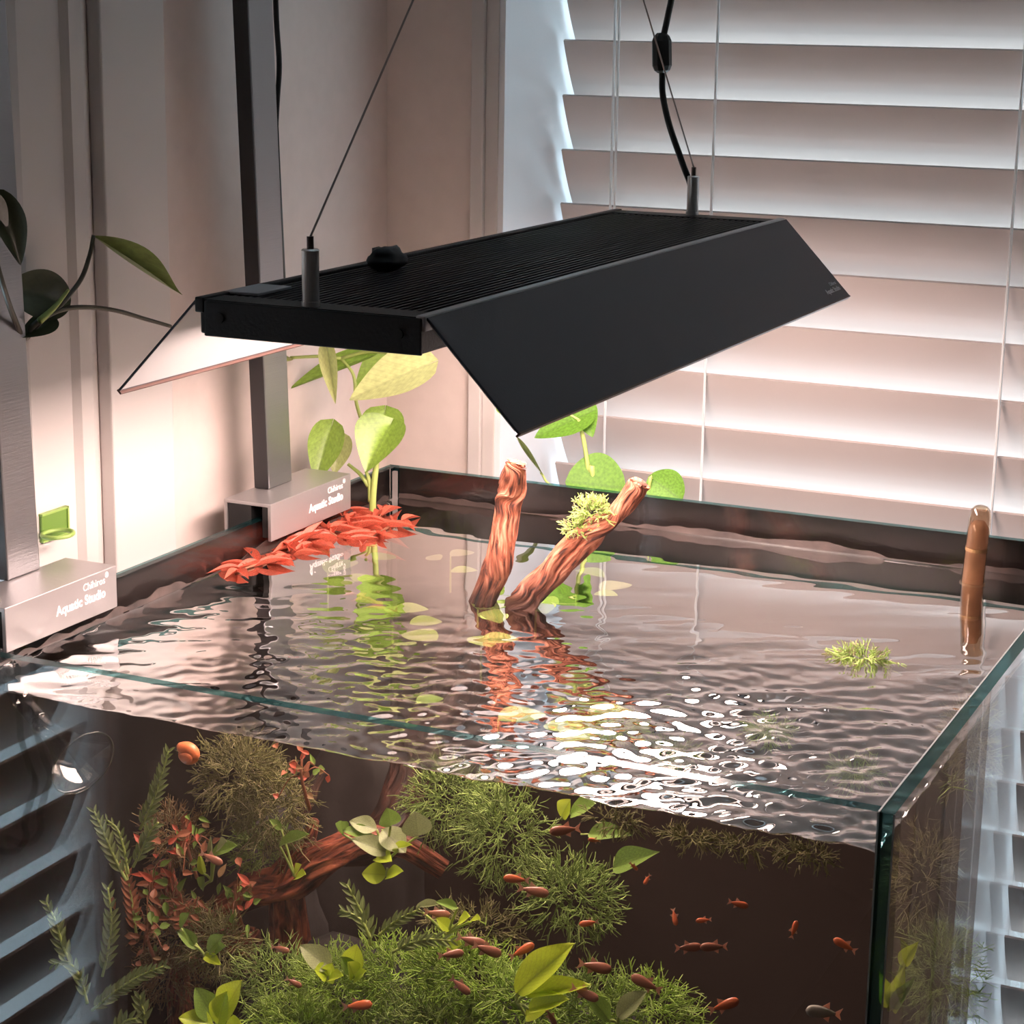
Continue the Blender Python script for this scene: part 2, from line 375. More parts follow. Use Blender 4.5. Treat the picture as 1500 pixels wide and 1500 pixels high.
# ------------------------------------------------------------------ aquarium
TX0, TX1, TY0, TY1, RIM, BASE, G = -.8445, -.2345, .9685, 1.5665, 1.25, .72, .0085
WATER = 1.2225
cb = empty('aquarium_cabinet', ((TX0+TX1)/2, 1.3, 0), 'dark cabinet carrying the glass aquarium', 'cabinet')
MB().box((TX0-.01, TY0+.01, .05), (TX1+.01, 1.65, BASE-.012)).build('carcass', 'cabinet_dark', cb, bevel=.002)
MB().box((TX0-.012, TY0-.012, BASE-.012), (TX1+.012, 1.655, BASE)).build('top_board', 'cabinet_dark', cb)
MB().box((TX0, TY0+.04, 0), (TX1, 1.64, .05)).build('plinth', 'cabinet_dark', cb)
for i in (0, 1):
    xm = (TX0+TX1)/2
    d = MB().box((TX0-.008 if i == 0 else xm+.002, TY0-.010, .06), (xm-.002 if i == 0 else TX1+.008, TY0+.0095, BASE-.016)).build('door', 'cabinet_dark', cb, bevel=.0015)
    MB().box((xm-.035 if i == 0 else xm+.02, TY0-.03, .55), (xm-.02 if i == 0 else xm+.035, TY0-.0095, .68)).build('handle', 'chrome', d)
aq = empty('aquarium', ((TX0+TX1)/2, (TY0+TY1)/2, BASE), 'rimless square glass aquarium filled with plants, moss and small fish', 'aquarium')
def pane(name, lo, hi, axis):
    mb = MB(); mb.box(lo, hi)
    # faces order: -z,+z,-y,+x,+y,-x ; the two wide faces are clear, the narrow ground edges teal
    wide = {'x': (3, 5), 'y': (2, 4), 'z': (0, 1)}[axis]
    mb.m = [0 if i in wide else 1 for i in range(6)]
    return mb.build(name, ['glass', 'glass_edge'], aq)
pane('bottom_pane', (TX0+G, TY0+G, BASE), (TX1-G, TY1-G, BASE+G), 'z')
pane('front_pane', (TX0+G+.0004, TY0, BASE), (TX1-G-.0004, TY0+G, RIM), 'y')
pane('back_pane', (TX0+G+.0004, TY1-G, BASE), (TX1-G-.0004, TY1, RIM), 'y')
pane('left_pane', (TX0, TY0, BASE), (TX0+G, TY1, RIM), 'x')
pane('right_pane', (TX1-G, TY0, BASE), (TX1, TY1, RIM), 'x')
for xx in (TX1-G-.0002, TX1-.0006):  # edge bevel strips with their white highlights painted in
    MB().box((xx, TY0-.0004, BASE), (xx+.0009, TY0-.00005, RIM)).build('chamfer_glint', 'glint_pale', aq)
MB().box((TX1-G-.0001, TY0, RIM+.00005), (TX1-G+.0008, TY1, RIM+.0004)).build('chamfer_glint', 'glint_pale', aq)
MB().box((TX0-.0012, TY0+.02, BASE), (TX0-.0004, TY1, RIM-.002)).build('background_film', 'film', aq)
MB().box((TX0, TY1+.0004, BASE), (TX1-.001, TY1+.0012, RIM-.002)).build('background_film', 'film', aq)
for x, y, sx, sy in ((TX0+G, TY1-G, 1, -1), (TX1-G, TY1-G, -1, -1), (TX1-G, TY0+G, -1, 1), (TX0+G, TY0+G, 1, 1)):
    e = .0035 if sy < 0 else .0018
    MB().prism([(x, y, BASE+G), (x+sx*e, y, BASE+G), (x, y+sy*e, BASE+G)], (0, 0, RIM-BASE-G-.003)).build('silicone_seam', 'silicone', aq)
# dried mineral crust just above the waterline on the two covered panes
def crust(along):
    vs = []; fs = []; n = 220
    for i in range(n+1):
        t = i/n; q = 3 if along == 'x' else 8
        a = noise.noise(Vector((t*7, q, 0)))+.5*noise.noise(Vector((t*31, q, 0))); h = max(.0006, .0035+.008*a)
        z0 = WATER+.0012; z1 = z0+h+.0006*noise.noise(Vector((t*90, q, 2)))
        for z in (z0, z1):
            if along == 'x': vs += [(TX0+G+.005+(TX1-TX0-2*G-.01)*t, TY1-G-.0002, z), (TX0+G+.005+(TX1-TX0-2*G-.01)*t, TY1-G-.0007, z)]
            else: vs += [(TX0+G+.0002, TY0+.03+(TY1-TY0-.05)*t, z), (TX0+G+.0007, TY0+.03+(TY1-TY0-.05)*t, z)]
    for i in range(n):
        b = i*4
        fs += [(b, b+2, b+6, b+4), (b+1, b+5, b+7, b+3), (b+2, b+3, b+7, b+6), (b, b+4, b+5, b+1)]
    fs += [(0, 1, 3, 2), (n*4, n*4+2, n*4+3, n*4+1)]
    o = MB().add(vs, fs).build('mineral_crust', 'deposit', aq); o['kind'] = 'stuff'
crust('x'); crust('y')

# water: rippled top sheet over a clear block
def make_water():
    x0, x1, y0, y1 = TX0+G+.0006, TX1-G-.0006, TY0+G+.0006, TY1-G-.0006
    nx, ny = 440, 440
    X, Y = np.meshgrid(np.linspace(x0, x1, nx), np.linspace(y0, y1, ny))
    H = np.zeros_like(X)
    v = np.array([-.42, .906]); ang0 = math.atan2(v[1], v[0])
    near = np.clip((1.40-Y)/.30, 0, 1); near = near*near*(3-2*near)
    rightish = np.clip((X+.83)/.30, 0, 1)
    def waves(n, l0, l1, spread, slope, seed):
        r = np.random.default_rng(seed); h = np.zeros_like(X)
        for _ in range(n):
            l = math.exp(r.uniform(math.log(l0), math.log(l1))); a = ang0 + r.normal()*spread; k = 2*PI/l
            h += slope/k*math.sqrt(2/n)*np.sin(k*(math.cos(a)*X+math.sin(a)*Y) + r.uniform(0, 6.28))
        return h
    # rings running out from where the outlet pushes the surface
    cx, cy = -.74, .86
    rr = np.hypot(X-cx, Y-cy); 
    H += waves(14, .022, .06, .35, .034, 1)*(.10+.90*near)
    H += np.sin(2*PI*rr/.026 + 2*np.sin(rr*14))*.026*.026/(2*PI)*near*(1-.4*rightish)*.55
    H += waves(30, .010, .026, .9, .085, 2)*near**2.0*(.22+.78*rightish)
    H += waves(6, .08, .2, .8, .004, 3)
    # meniscus climbing the panes
    d = np.minimum(np.minimum(X-x0, x1-X), np.minimum(Y-y0, y1-Y)); H += .0016*np.exp(-d/.0022)
    Z = WATER + H*(1+.75*np.clip((X+.50)/.15, 0, 1)*np.clip((1.42-Y)/.15, 0, 1))
    top = np.stack([X, Y, Z], -1).reshape(-1, 3)
    vs = top.tolist(); fs = []
    idx = np.arange(nx*ny).reshape(ny, nx)
    q = np.stack([idx[:-1, :-1], idx[:-1, 1:], idx[1:, 1:], idx[1:, :-1]], -1).reshape(-1, 4)
    border = list(idx[0, :]) + list(idx[1:, -1]) + list(idx[-1, -2::-1]) + list(idx[-2:0:-1, 0])
    b0 = len(vs); zb = .74
    vs += [(vs[i][0], vs[i][1], zb) for i in border]; nb = len(border)
    fs = q.tolist(); nt_ = len(fs)
    for i in range(nb): fs.append((border[i], b0+i, b0+(i+1) % nb, border[(i+1) % nb]))
    fs.append(tuple(b0+i for i in range(nb)))
    me = bpy.data.meshes.new('water'); me.from_pydata(vs, [], fs); me.update()
    me.materials.append(M['water_top']); me.materials.append(M['water_side'])
    me.polygons.foreach_set('material_index', [0]*nt_ + [1]*(len(fs)-nt_))
    me.polygons.foreach_set('use_smooth', [True]*nt_ + [False]*(len(fs)-nt_))
    o = bpy.data.objects.new('water', me); C.objects.link(o)
    tag(o, 'clear rippling water filling the glass aquarium', 'water')
make_water()
wm = M['water_top'].node_tree; vs_ = wm.nodes.new('ShaderNodeVolumeScatter'); vs_.inputs['Color'].default_value = (.80, .62, .56, 1); vs_.inputs['Density'].default_value = .10
wm.links.new(vs_.outputs[0], wm.nodes['Material Output'].inputs['Volume'])
wm = M['water_side'].node_tree; vs_ = wm.nodes.new('ShaderNodeVolumeScatter'); vs_.inputs['Color'].default_value = (.80, .62, .56, 1); vs_.inputs['Density'].default_value = .10
wm.links.new(vs_.outputs[0], wm.nodes['Material Output'].inputs['Volume'])
# soil bed
def soil():
    n = 60; x0, x1, y0, y1 = TX0+G+.001, TX1-G-.001, TY0+G+.001, TY1-G-.001; vs = []; fs = []
    for j in range(n):
        for i in range(n):
            x = x0+(x1-x0)*i/(n-1); y = y0+(y1-y0)*j/(n-1)
            vs.append((x, y, (.755)+.012*noise.noise(Vector((x*14, y*14, 0)))))
    for j in range(n-1):
        for i in range(n-1): fs.append((j*n+i, j*n+i+1, (j+1)*n+i+1, (j+1)*n+i))
    b = len(vs); ring = [i for i in range(n)] + [j*n+n-1 for j in range(1, n)] + [(n-1)*n+i for i in range(n-2, -1, -1)] + [j*n for j in range(n-2, 0, -1)]
    vs += [(vs[i][0], vs[i][1], BASE+G+.0005) for i in ring]; m = len(ring)
    fs += [(ring[i], b+i, b+(i+1) % m, ring[(i+1) % m]) for i in range(m)] + [tuple(b+i for i in range(m))]
    o = MB().add(vs, fs).build('soil', 'soil', smooth=True); tag(o, 'dark granular soil bed on the floor of the aquarium', 'soil', kind='stuff')
soil()

# ------------------------------------------------------------------ lamp
lamp = empty('aquarium_light', (-.5615, 1.25, 1.466), 'black hanging aquarium light with two angled side shades', 'light')
LX0, LX1_, LYa, LYb, LZt, LZb = -.6315, -.4915, .947, 1.554, 1.485, 1.4655
# body: profiled aluminium case
MB().box((LX0+.002, LYa+.002, LZb), (LX1_-.002, LYb-.002, LZt-.004)).build('body', 'lamp_black', lamp, bevel=.001)
for ya, yb in ((LYa, LYa+.0022), (LYb-.0022, LYb)):
    e = MB().box((LX0+.006, ya, LZb-.001), (LX1_-.001, yb, LZt-.001)).build('end_plate', 'lamp_black', lamp, bevel=.0006)
    for sx in (LX0+.016, LX1_-.014):
        yy = ya-.0008 if ya < 1 else yb
        MB().tube([(sx, yy, LZt-.010), (sx, yy+.0008, LZt-.010)], .0028, 12).build('screw', 'rubber_black', e)
for i in range(26):
    x = LX0+.009 + i*(LX1_-LX0-.018)/25
    MB().box((x-.0009, LYa+.006, LZt-.0042), (x+.0009, LYb-.006, LZt-.0012)).build('cooling_fin', 'lamp_fin', lamp)
for x in (LX0+.002, LX1_-.002):      # hinge rails along both long edges
    MB().box((x-.0028, LYa+.001, LZt-.008), (x+.0028, LYb-.001, LZt+.0004)).build('hinge_rail', 'lamp_black' if x < -.6 else 'ridge_alu_sheen', lamp, bevel=.0008)
for ya in (LYa+.0022, LYb-.022):
    MB().box((LX0+.005, ya, LZt-.0042), (LX1_-.005, ya+.020, LZt-.0006)).build('top_strip', 'lamp_black', lamp)
# LED board under the case
MB().box((LX0+.012, LYa+.018, LZb-.0016), (LX1_-.012, LYb-.018, LZb-.0004)).build('led_board', 'led', lamp)
for x in (LX0+.004, LX1_-.010):
    MB().box((x, LYa+.003, LZb-.0012), (x+.006, LYb-.003, LZb)).build('lower_rail', 'lamp_black', lamp)
def shade(sign, x_h, label):
    y0, y1 = LYa+.003, LYb+.002
    p0 = Vector((x_h, y0, LZt-.0005)); p1 = Vector((x_h+sign*.0535, y0, LZt-.056))
    d = (p1-p0).normalized(); n = Vector((d.z, 0, -d.x))*(-1 if sign < 0 else 1)
    if n.z < 0: n = -n                                   # outward
    s = MB().prism([p0, p1, p1-n*.0014, p0-n*.0014], (0, y1-y0, 0)).build('side_shade', 'shade_black', lamp, bevel=.0003); s['label'] = label
    MB().prism([p0-n*.00145+d*.004, p1-n*.00145-d*.002, p1-n*.0017-d*.002, p0-n*.0017+d*.004], (0, y1-y0-.001, 0)).build('white_lining', 'shade_white', s)
    MB().prism([p1-n*.0014, p1+n*.0002, p1+d*.0012+n*.0002, p1+d*.0012-n*.0030, p1-n*.0030], (0, y1-y0, 0)).build('lower_lip', 'shade_edge', s)
    return s, p0, d, n, y1
sR = shade(1, LX1_+.001, 'dark charcoal angled shade with small printed lettering in its corner')
sL = shade(-1, LX0-.001, 'angled shade with a white inner face')
def text_mesh(body, size, name, matn, Mx, parent, align='RIGHT', bold=0):
    cu = bpy.data.curves.new('t', 'FONT'); cu.body = body; cu.size = size; cu.align_x = align; cu.offset = bold; cu.extrude = .00008; cu.resolution_u = 3
    ob = bpy.data.objects.new('t', cu); C.objects.link(ob)
    bpy.context.view_layer.update()
    me = bpy.data.meshes.new_from_object(ob.evaluated_get(bpy.context.evaluated_depsgraph_get()))
    bpy.data.objects.remove(ob); bpy.data.curves.remove(cu)
    me.materials.clear(); me.materials.append(M[matn]); me.transform(Mx)
    o = bpy.data.objects.new(name, me); C.objects.link(o)
    if parent is not None: attach(o, parent)
    return o
def frame(o, xa, ya):
    xa = Vector(xa).normalized(); za = xa.cross(Vector(ya)).normalized(); ya = za.cross(xa)
    m = Matrix.Identity(4)
    for r in range(3): m[r][0] = xa[r]; m[r][1] = ya[r]; m[r][2] = za[r]; m[r][3] = o[r]
    return m
s, p0, d, n, y1 = sR
q = p0 + d*.0700 + n*.0002; 
text_mesh('Aquatic Studio', .0058, 'lettering', 'print_grey', frame(Vector((q.x, y1-.008, q.z)), (0, 1, 0), -d), s, bold=.00008)
q = p0 + d*.0645 + n*.0002
text_mesh('Chihiros', .0045, 'lettering', 'print_grey', frame(Vector((q.x, y1-.008, q.z)), (0, 1, 0), -d), s)
# sticker plate, posts, wires
a, b_, c_, d_ = [atz(*q, LZt) for q in ((326, 429), (352, 416), (402, 420), (372, 432))]
MB().box((a.x-.001, LYa+.028, LZt-.0008), (a.x+.021, LYa+.064, LZt+.0008)).build('label_plate', 'label_silver', lamp, bevel=.0003)
APEX = Vector((-.5635, 1.252, 1.835))
for (x, y) in ((-.5640, LYa+.0095), (-.5650, LYb-.0065)):
    po = MB().tube([(x, y, LZt-.001), (x, y, LZt+.002), (x, y, LZt+.0021), (x, y, LZt+.029), (x, y, LZt+.0291), (x, y, LZt+.030)], [.0052, .0052, .0047, .0047, .0050, .0040], 24).build('suspension_post', 'chrome', lamp, smooth=False)
    MB().tube([(x, y, LZt+.030), (x, y, LZt+.0365)], .0019, 12).build('wire_grip', 'wire_steel', po)
    a = Vector((x, y, LZt+.036)); MB().tube([a, APEX], .00062, 6).build('hanging_wire', 'wire_steel', lamp)
MB().tube([APEX, (APEX.x, APEX.y, RZ1-.002)], .0009, 6).build('hanging_wire', 'wire_steel', lamp)
MB().tube([(APEX.x, APEX.y, RZ1-.0015), (APEX.x, APEX.y, RZ1-.012), (APEX.x, APEX.y, RZ1-.02)], [.02, .02, .004], 20).build('ceiling_mount', 'chrome', lamp)
# power cord with inline switch
YC = LYb-.004
pts = [aty(*q, YC) for q in ((1014, 300), (1012, 275), (1000, 240), (981, 185), (971, 140), (970, 108), (968, 75), (978, 25), (986, -20), (992, -120))]
pts[0] = Vector((pts[0].x, YC, LZt-.002))
co = MB().tube(bez(pts, 6), .0025, 8).build('power_cord', 'rubber_black', lamp, smooth=True)
a = aty(970, 108, YC); b_ = aty(969, 48, YC)
MB().tube([a+Vector((0, 0, .0005)), a+(b_-a)*.08, a+(b_-a)*.2, a+(b_-a)*.8, a+(b_-a)*.92, b_], [.0035, .0062, .0078, .0078, .0062, .0035], 10).build('inline_switch', 'rubber_black', co)

# black lump on the lamp
def blob(name, m, loc, r, sc, parent=None, seed=0, sub=3, amp=.3, freq=1.6):
    bm = bmesh.new(); bmesh.ops.create_icosphere(bm, subdivisions=sub, radius=1)
    for v in bm.verts:
        k = 1 + amp*noise.noise(v.co*freq+Vector((seed*3.1, 0, 0))) + amp*.4*noise.noise(v.co*freq*3+Vector((seed, 2, 0)))
        v.co = Vector((v.co.x*sc[0]*r*k, v.co.y*sc[1]*r*k, v.co.z*sc[2]*r*k))
    me = bpy.data.meshes.new(name); bm.to_mesh(me); bm.free(); me.materials.append(M[m])
    me.polygons.foreach_set('use_smooth', [True]*len(me.polygons))
    o = bpy.data.objects.new(name, me); C.objects.link(o); o.location = loc
    if parent is not None: attach(o, parent)
    return o
q = atz(566, 393, LZt)
o = blob('stone', 'lamp_fin', (q.x, q.y, LZt+.0058), .0145, (.75, 1.05, .52), seed=4, amp=.35); tag(o, 'small rough black stone lying on top of the hanging light', 'stone')

# ------------------------------------------------------------------ clamps with poles on the left pane
def stand(label, y0, y1, py0, py1, ztop, lines, xf, lean):
    r = empty('light_stand', (TX0-.02, (py0+py1)/2, RIM), label, 'stand')
    xi = -.8275; t = .003
    c = MB().prism([(xi, y0, RIM+.0135), (xi, y0, RIM-.0165), (xi-t, y0, RIM-.0165), (xi-t, y0, RIM+.0105), (TX0-.026+t, y0, RIM+.0105), (TX0-.026+t, y0, RIM-.05), (TX0-.026, y0, RIM-.05), (TX0-.026, y0, RIM+.0135)], (0, y1-y0, 0)).build('clamp', 'alu_clamp', r, bevel=.0006)
    for dz, sz, tx, bo in lines:
        text_mesh(tx, sz, 'lettering', 'print_white', frame(Vector((xi+.0002, y1-.0135, RIM+dz)), (0, 1, 0), (0, 0, 1)), c, bold=bo)
    H = ztop-RIM-.0136; zb = RIM+.0136; x0 = xf-.013
    p = MB().prism([(x0, py0, zb), (xf, py0, zb), (xf, py1, zb), (x0, py1, zb)], (0, -lean*H, H)).build('pole', 'alu', r, bevel=.0012)
    MB().prism([(x0+.0002, py0-.0010, zb+.0004), (xf-.0002, py0-.0010, zb+.0004), (xf-.0002, py0-.0001, zb+.0004), (x0+.0002, py0-.0001, zb+.0004)], (0, -lean*(H-.001), H-.001)).build('side_strip', 'alu_dark', p)
    MB().box((TX0+.0086, y0+.001, RIM-.014), (xi-t-.0002, y1-.001, RIM+.0102)).build('gap_shade_block', 'rubber_black', c)  # black blocks put the dark of the clamp gap into the shape
    MB().box((TX0-.0225, y0+.001, RIM-.045), (TX0-.0015, y1-.001, RIM+.0102)).build('gap_shade_block', 'rubber_black', c)
    return r
tx = [(.0040, .0072, 'Chihiros', .0000), (-.0055, .0092, 'Aquatic Studio', .0002)]
s1 = stand('brushed metal light stand with printed clamp, beside the green hook', 1.0172, 1.1375, 1.0700, 1.1040, 2.30, tx, -.8660, .030)
s2 = stand('brushed metal light stand clamped near the corner under the leafy vine', 1.3400, 1.4660, 1.3830, 1.4190, 2.30, tx, -.8555, .055)
# tiny registered mark beside each name
for st, y in ((s1, 1.1375), (s2, 1.4660)):
    c = [k for k in st.children if k.name.startswith('clamp')][0]
    text_mesh('®', .0055, 'lettering', 'print_white', frame(Vector((-.8273, y-.0095, RIM+.0075)), (0, 1, 0), (0, 0, 1)), c)
# black cord hanging against the rear pole
pts = [atx(*q, TX0-.017) for q in ((402, -60), (405, 30), (409, 95), (406, 150), (404, 185))]
o = MB().tube([(p.x, p.y, p.z) for p in bez(pts, 6)] + [(TX0-.017, 1.420, 1.40)], .0022, 8).build('black_cord', 'rubber_black', smooth=True)
tag(o, 'thin black cord running down the edge of the rear metal pole', 'cord')

# green hook on the casing
hp = atx(81, 768, LX+.0125)
hk = empty('wall_hook', hp, 'square green plastic hook with a ring, stuck to the white casing', 'hook')
MB().box((LX+.0101, hp.y-.0150, hp.z-.0095), (LX+.0125, hp.y+.0150, hp.z+.0095)).build('plate', 'hook_green', hk, bevel=.0006)
for a0, a1, b0, b1 in ((-.0150, .0150, .0088, .0103), (-.0150, .0150, -.0103, -.0088), (.0136, .0152, -.0103, .0103)):
    MB().box((LX+.0100, hp.y+a0, hp.z+b0), (LX+.0135, hp.y+a1, hp.z+b1)).build('edge_strip', 'hook_edge', hk)
rp = [Vector((LX+.0135+.010+.010*math.cos(t), hp.y-.012+.012*math.sin(t), hp.z-.003)) for t in np.linspace(0, 2*PI, 25)]
MB().tube(rp, .0016, 8, cap=False).build('ring', 'hook_edge', hk, smooth=True)

# ------------------------------------------------------------------ leaves and plants
_leaf = {}
def leaf_data(shape, fold, curl, matn, wave=0):
    key = (shape, fold, curl, matn, wave)
    if key in _leaf: return _leaf[key]
    n, m = 18, 12; vs = []; fs = []
    for i in range(n+1):
        t = i/n
        if shape == 'heart': wd = (math.sin(PI*min(1, t**.62))**.75)*(1-.25*t) if 0 < t < 1 else 0; x0 = 0
        elif shape == 'oval': wd = math.sin(PI*t**.85)**.8 if 0 < t < 1 else 0
        elif shape == 'round': wd = math.sin(PI*t**1.1)**.55 if 0 < t < 1 else 0
        else: wd = math.sin(PI*t**.72)**1.15 if 0 < t < 1 else 0
        wd = max(wd, .012)*.5
        for k in range(m+1):
            s = 2*k/m-1
            back = -.13*(abs(s)**1.5)*max(0, 1-t*3.2) if shape == 'heart' else 0
            z = fold*abs(s)**1.35*wd*2 - curl*t*t + wave*math.sin(t*9+2*s)*abs(s) 
            vs.append((t+back, s*wd, z))
    for i in range(n):
        for k in range(m): fs.append((i*(m+1)+k, i*(m+1)+k+1, (i+1)*(m+1)+k+1, (i+1)*(m+1)+k))
    me = bpy.data.meshes.new('leaf'); me.from_pydata(vs, [], fs); me.update(); me.materials.append(M[matn])
    me.polygons.foreach_set('use_smooth', [True]*len(me.polygons))
    _leaf[key] = me; return me
def leaf(parent, base, tip, width, matn, shape='heart', fold=.15, curl=.08, face=None, wave=0, name='leaf'):
    base = Vector(base); tip = Vector(tip); x = tip-base; L = x.length; x.normalize()
    nz = Vector(face) if face is not None else (-FWD)
    y = nz.cross(x)
    if y.length < .05: y = UP.cross(x)
    y.normalize(); z = x.cross(y)
    m = Matrix.Identity(4)
    for r in range(3): m[r][0] = x[r]*L; m[r][1] = y[r]*width; m[r][2] = z[r]*L; m[r][3] = base[r]
    o = bpy.data.objects.new(name, leaf_data(shape, fold, curl, matn, wave)); C.objects.link(o)
    o.parent = parent; off = parent.location if parent.type == 'EMPTY' else Vector((0, 0, 0))
    m.translation = base - off; o.matrix_basis = m
    return o
def stem(parent, pts, r, matn, name='stem', n=8):
    pts = bez(pts, 6)
    if not hasattr(r, '__len__'): r = [r, r*.8]
    return MB().tube(pts, lerp_list(r, len(pts)), n).build(name, matn, parent, smooth=True)

# vine on the left, climbing out from behind the front pole
X1 = -.862
def vx(px, py, X=X1): return atx(px, py, X)
v1 = empty('pothos_vine', vx(40, 480), 'shaded vine with dark leaves trailing behind the front metal pole', 'vine')
stem(v1, [vx(34, 500, -.872), vx(60, 470, -.866), vx(90, 445), vx(118, 410), vx(131, 375), vx(137, 345)], [.0022, .0014], 'stem_dark')
stem(v1, [vx(34, 500, -.872), vx(50, 476, -.866), vx(85, 455), vx(125, 450), vx(170, 455), vx(215, 468), vx(250, 478)], [.0022, .0013], 'stem_dark')
stem(v1, [vx(58, 470, -.860), vx(80, 450, -.858), vx(100, 425, -.858)], [.0024, .0012], 'stem_green')
leaf(v1, vx(136, 345), vx(247, 432, -.855), .014, 'pothos_dark', 'lance', .2, -.13, face=(.75, -.5, .35))
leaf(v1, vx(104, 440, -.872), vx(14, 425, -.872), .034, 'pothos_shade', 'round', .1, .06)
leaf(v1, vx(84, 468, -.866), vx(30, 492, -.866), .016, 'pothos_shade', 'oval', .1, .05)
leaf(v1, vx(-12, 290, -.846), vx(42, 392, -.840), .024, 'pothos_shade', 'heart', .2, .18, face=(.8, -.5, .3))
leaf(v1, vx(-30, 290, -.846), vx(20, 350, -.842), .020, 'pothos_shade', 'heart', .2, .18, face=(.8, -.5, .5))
stem(v1, [vx(34, 500, -.872), vx(8, 430, -.85), vx(-14, 340, -.848), vx(-12, 290, -.846)], [.002, .0013], 'stem_dark')
# vine in the corner, rooted in the water
V = lambda px, py, Y=1.49: aty(px, py, Y)
v2 = empty('pothos_vine', V(545, 738), 'bright green leafy vine rising from the water in the back corner', 'vine')
stem(v2, [V(546, 775), V(546, 735), V(549, 700), V(553, 670), V(560, 655)], [.0032, .0022], 'stem_green')
stem(v2, [V(543, 735), V(541, 705), V(536, 690)], [.0024, .0014], 'stem_green')
stem(v2, [V(540, 712), V(528, 695), V(510, 680)], [.0022, .0014], 'stem_green')
stem(v2, [V(552, 672, 1.495), V(535, 630, 1.50), V(522, 590, 1.50), V(518, 550, 1.50), V(500, 525, 1.50)], [.0018, .0013], 'stem_green')
stem(v2, [V(500, 525, 1.50), V(470, 522, 1.49), V(425, 524, 1.475)], .0016, 'stem_green')
stem(v2, [V(500, 525, 1.50), V(540, 515, 1.50), V(580, 520, 1.49)], .0016, 'stem_green')
leaf(v2, V(430, 527, 1.475), V(355, 524, 1.46), .010, 'pothos_pale', 'lance', .5, .02)
leaf(v2, V(538, 524, 1.51), V(421, 566, 1.49), .026, 'pothos', 'heart', .1, .05, face=(-.2, -.6, .7))
leaf(v2, V(480, 515, 1.475), V(493, 596, 1.45), .016, 'pothos_pale', 'heart', .25, -.1)
leaf(v2, V(578, 518, 1.52), V(519, 574, 1.51), .034, 'pothos', 'heart', .1, .05)
leaf(v2, V(627, 534, 1.47), V(510, 583, 1.44), .046, 'pothos_pale', 'heart', .12, .05, face=(.1, -.75, .6))
leaf(v2, V(572, 622, 1.50), V(535, 690, 1.47), .048, 'pothos', 'heart', .32, .05, face=(.1, -.9, .4))
leaf(v2, V(564, 602, 1.51), V(558, 668, 1.50), .040, 'pothos', 'heart', .2, .05, face=(.3, -.9, .2))
leaf(v2, V(486, 624, 1.49), V(464, 706, 1.475), .033, 'pothos', 'heart', .15, -.08, face=(.3, -.9, .3))
leaf(v2, V(500, 640, 1.50), V(490, 695, 1.49), .024, 'pothos_pale', 'heart', .15, -.08)
# plant behind the back pane, rising from the cabinet top
W3 = lambda px, py, Y=1.60: aty(px, py, Y)
v3 = empty('pothos_vine', (W3(860, 720).x, 1.605, BASE), 'green vine whose glossy leaves peek over the back rim by the driftwood', 'vine')
g = W3(862, 690); stem(v3, [(g.x, 1.605, BASE), (g.x+.004, 1.605, 1.0), W3(868, 720), W3(862, 690), W3(856, 650), W3(848, 615)], [.0028, .0017], 'stem_green')
g = W3(955, 720); stem(v3, [(g.x-.02, 1.605, BASE), (g.x-.01, 1.605, 1.05), W3(950, 730), W3(955, 700)], [.002, .0013], 'stem_green')
leaf(v3, W3(862, 605, 1.605), W3(782, 640, 1.585), .034, 'pothos_back', 'heart', .1, .04, face=(.1, -.8, .6))
leaf(v3, W3(850, 590, 1.61), W3(868, 640, 1.60), .026, 'pothos_back', 'heart', .1, .04)
leaf(v3, W3(828, 706, 1.585), W3(918, 712, 1.605), .056, 'pothos_back', 'round', .10, .10, face=(.05, -.8, .6))
leaf(v3, W3(950, 698, 1.605), W3(998, 732, 1.60), .034, 'pothos_back', 'round', .1, .1)
leaf(v3, W3(730, 588, 1.60), W3(742, 612, 1.60), .010, 'pothos', 'lance', .1, .1)
leaf(v3, W3(757, 640, 1.60), W3(797, 698, 1.60), .0045, 'pothos_dark', 'lance', .4, .0)
stem(v3, [W3(868, 720), W3(810, 712), W3(792, 692)], .0012, 'stem_green')
stem(v3, [W3(848, 615), W3(790, 585), W3(735, 590)], .0010, 'stem_green')

# ------------------------------------------------------------------ driftwood
def wood(name, pts, rad, matn, parent, n=44, seed=0, ridge=.45, seg=12):
    p = bez(pts, seg); r = lerp_list(rad, len(p))
    o = MB().tube(p, r, n, ridge=ridge, seed=seed).build(name, matn, parent, smooth=True)
    me = o.data; uvl = me.uv_layers.new(name='grain'); dist = [0]
    for i in range(1, len(p)): dist.append(dist[-1]+(p[i]-p[i-1]).length)
    for poly in me.polygons:
        ks = [me.loops[li].vertex_index % n for li in poly.loop_indices]; wrap = max(ks)-min(ks) > n/2
        for li in poly.loop_indices:
            vi = me.loops[li].vertex_index; k = vi % n
            if wrap and k == 0: k = n
            uvl.data[li].uv = (k/n + seed*.37, dist[vi//n]*12)
    return o
D1 = lambda px, py, Y=1.30: aty(px, py, Y)
dw = empty('driftwood', D1(600, 1330, 1.22), 'reddish driftwood root with two branches breaking the water surface', 'driftwood')
wood('branch', [D1(757, 676, 1.29), D1(754, 690, 1.29), D1(748, 715), D1(742, 750), D1(737, 790), D1(728, 830), D1(713, 870), D1(700, 905), D1(690, 940, 1.29)], [.0062, .0072, .0100, .0085, .0088, .0098, .0100, .0105, .011], 'wood_dry', dw, seed=1)
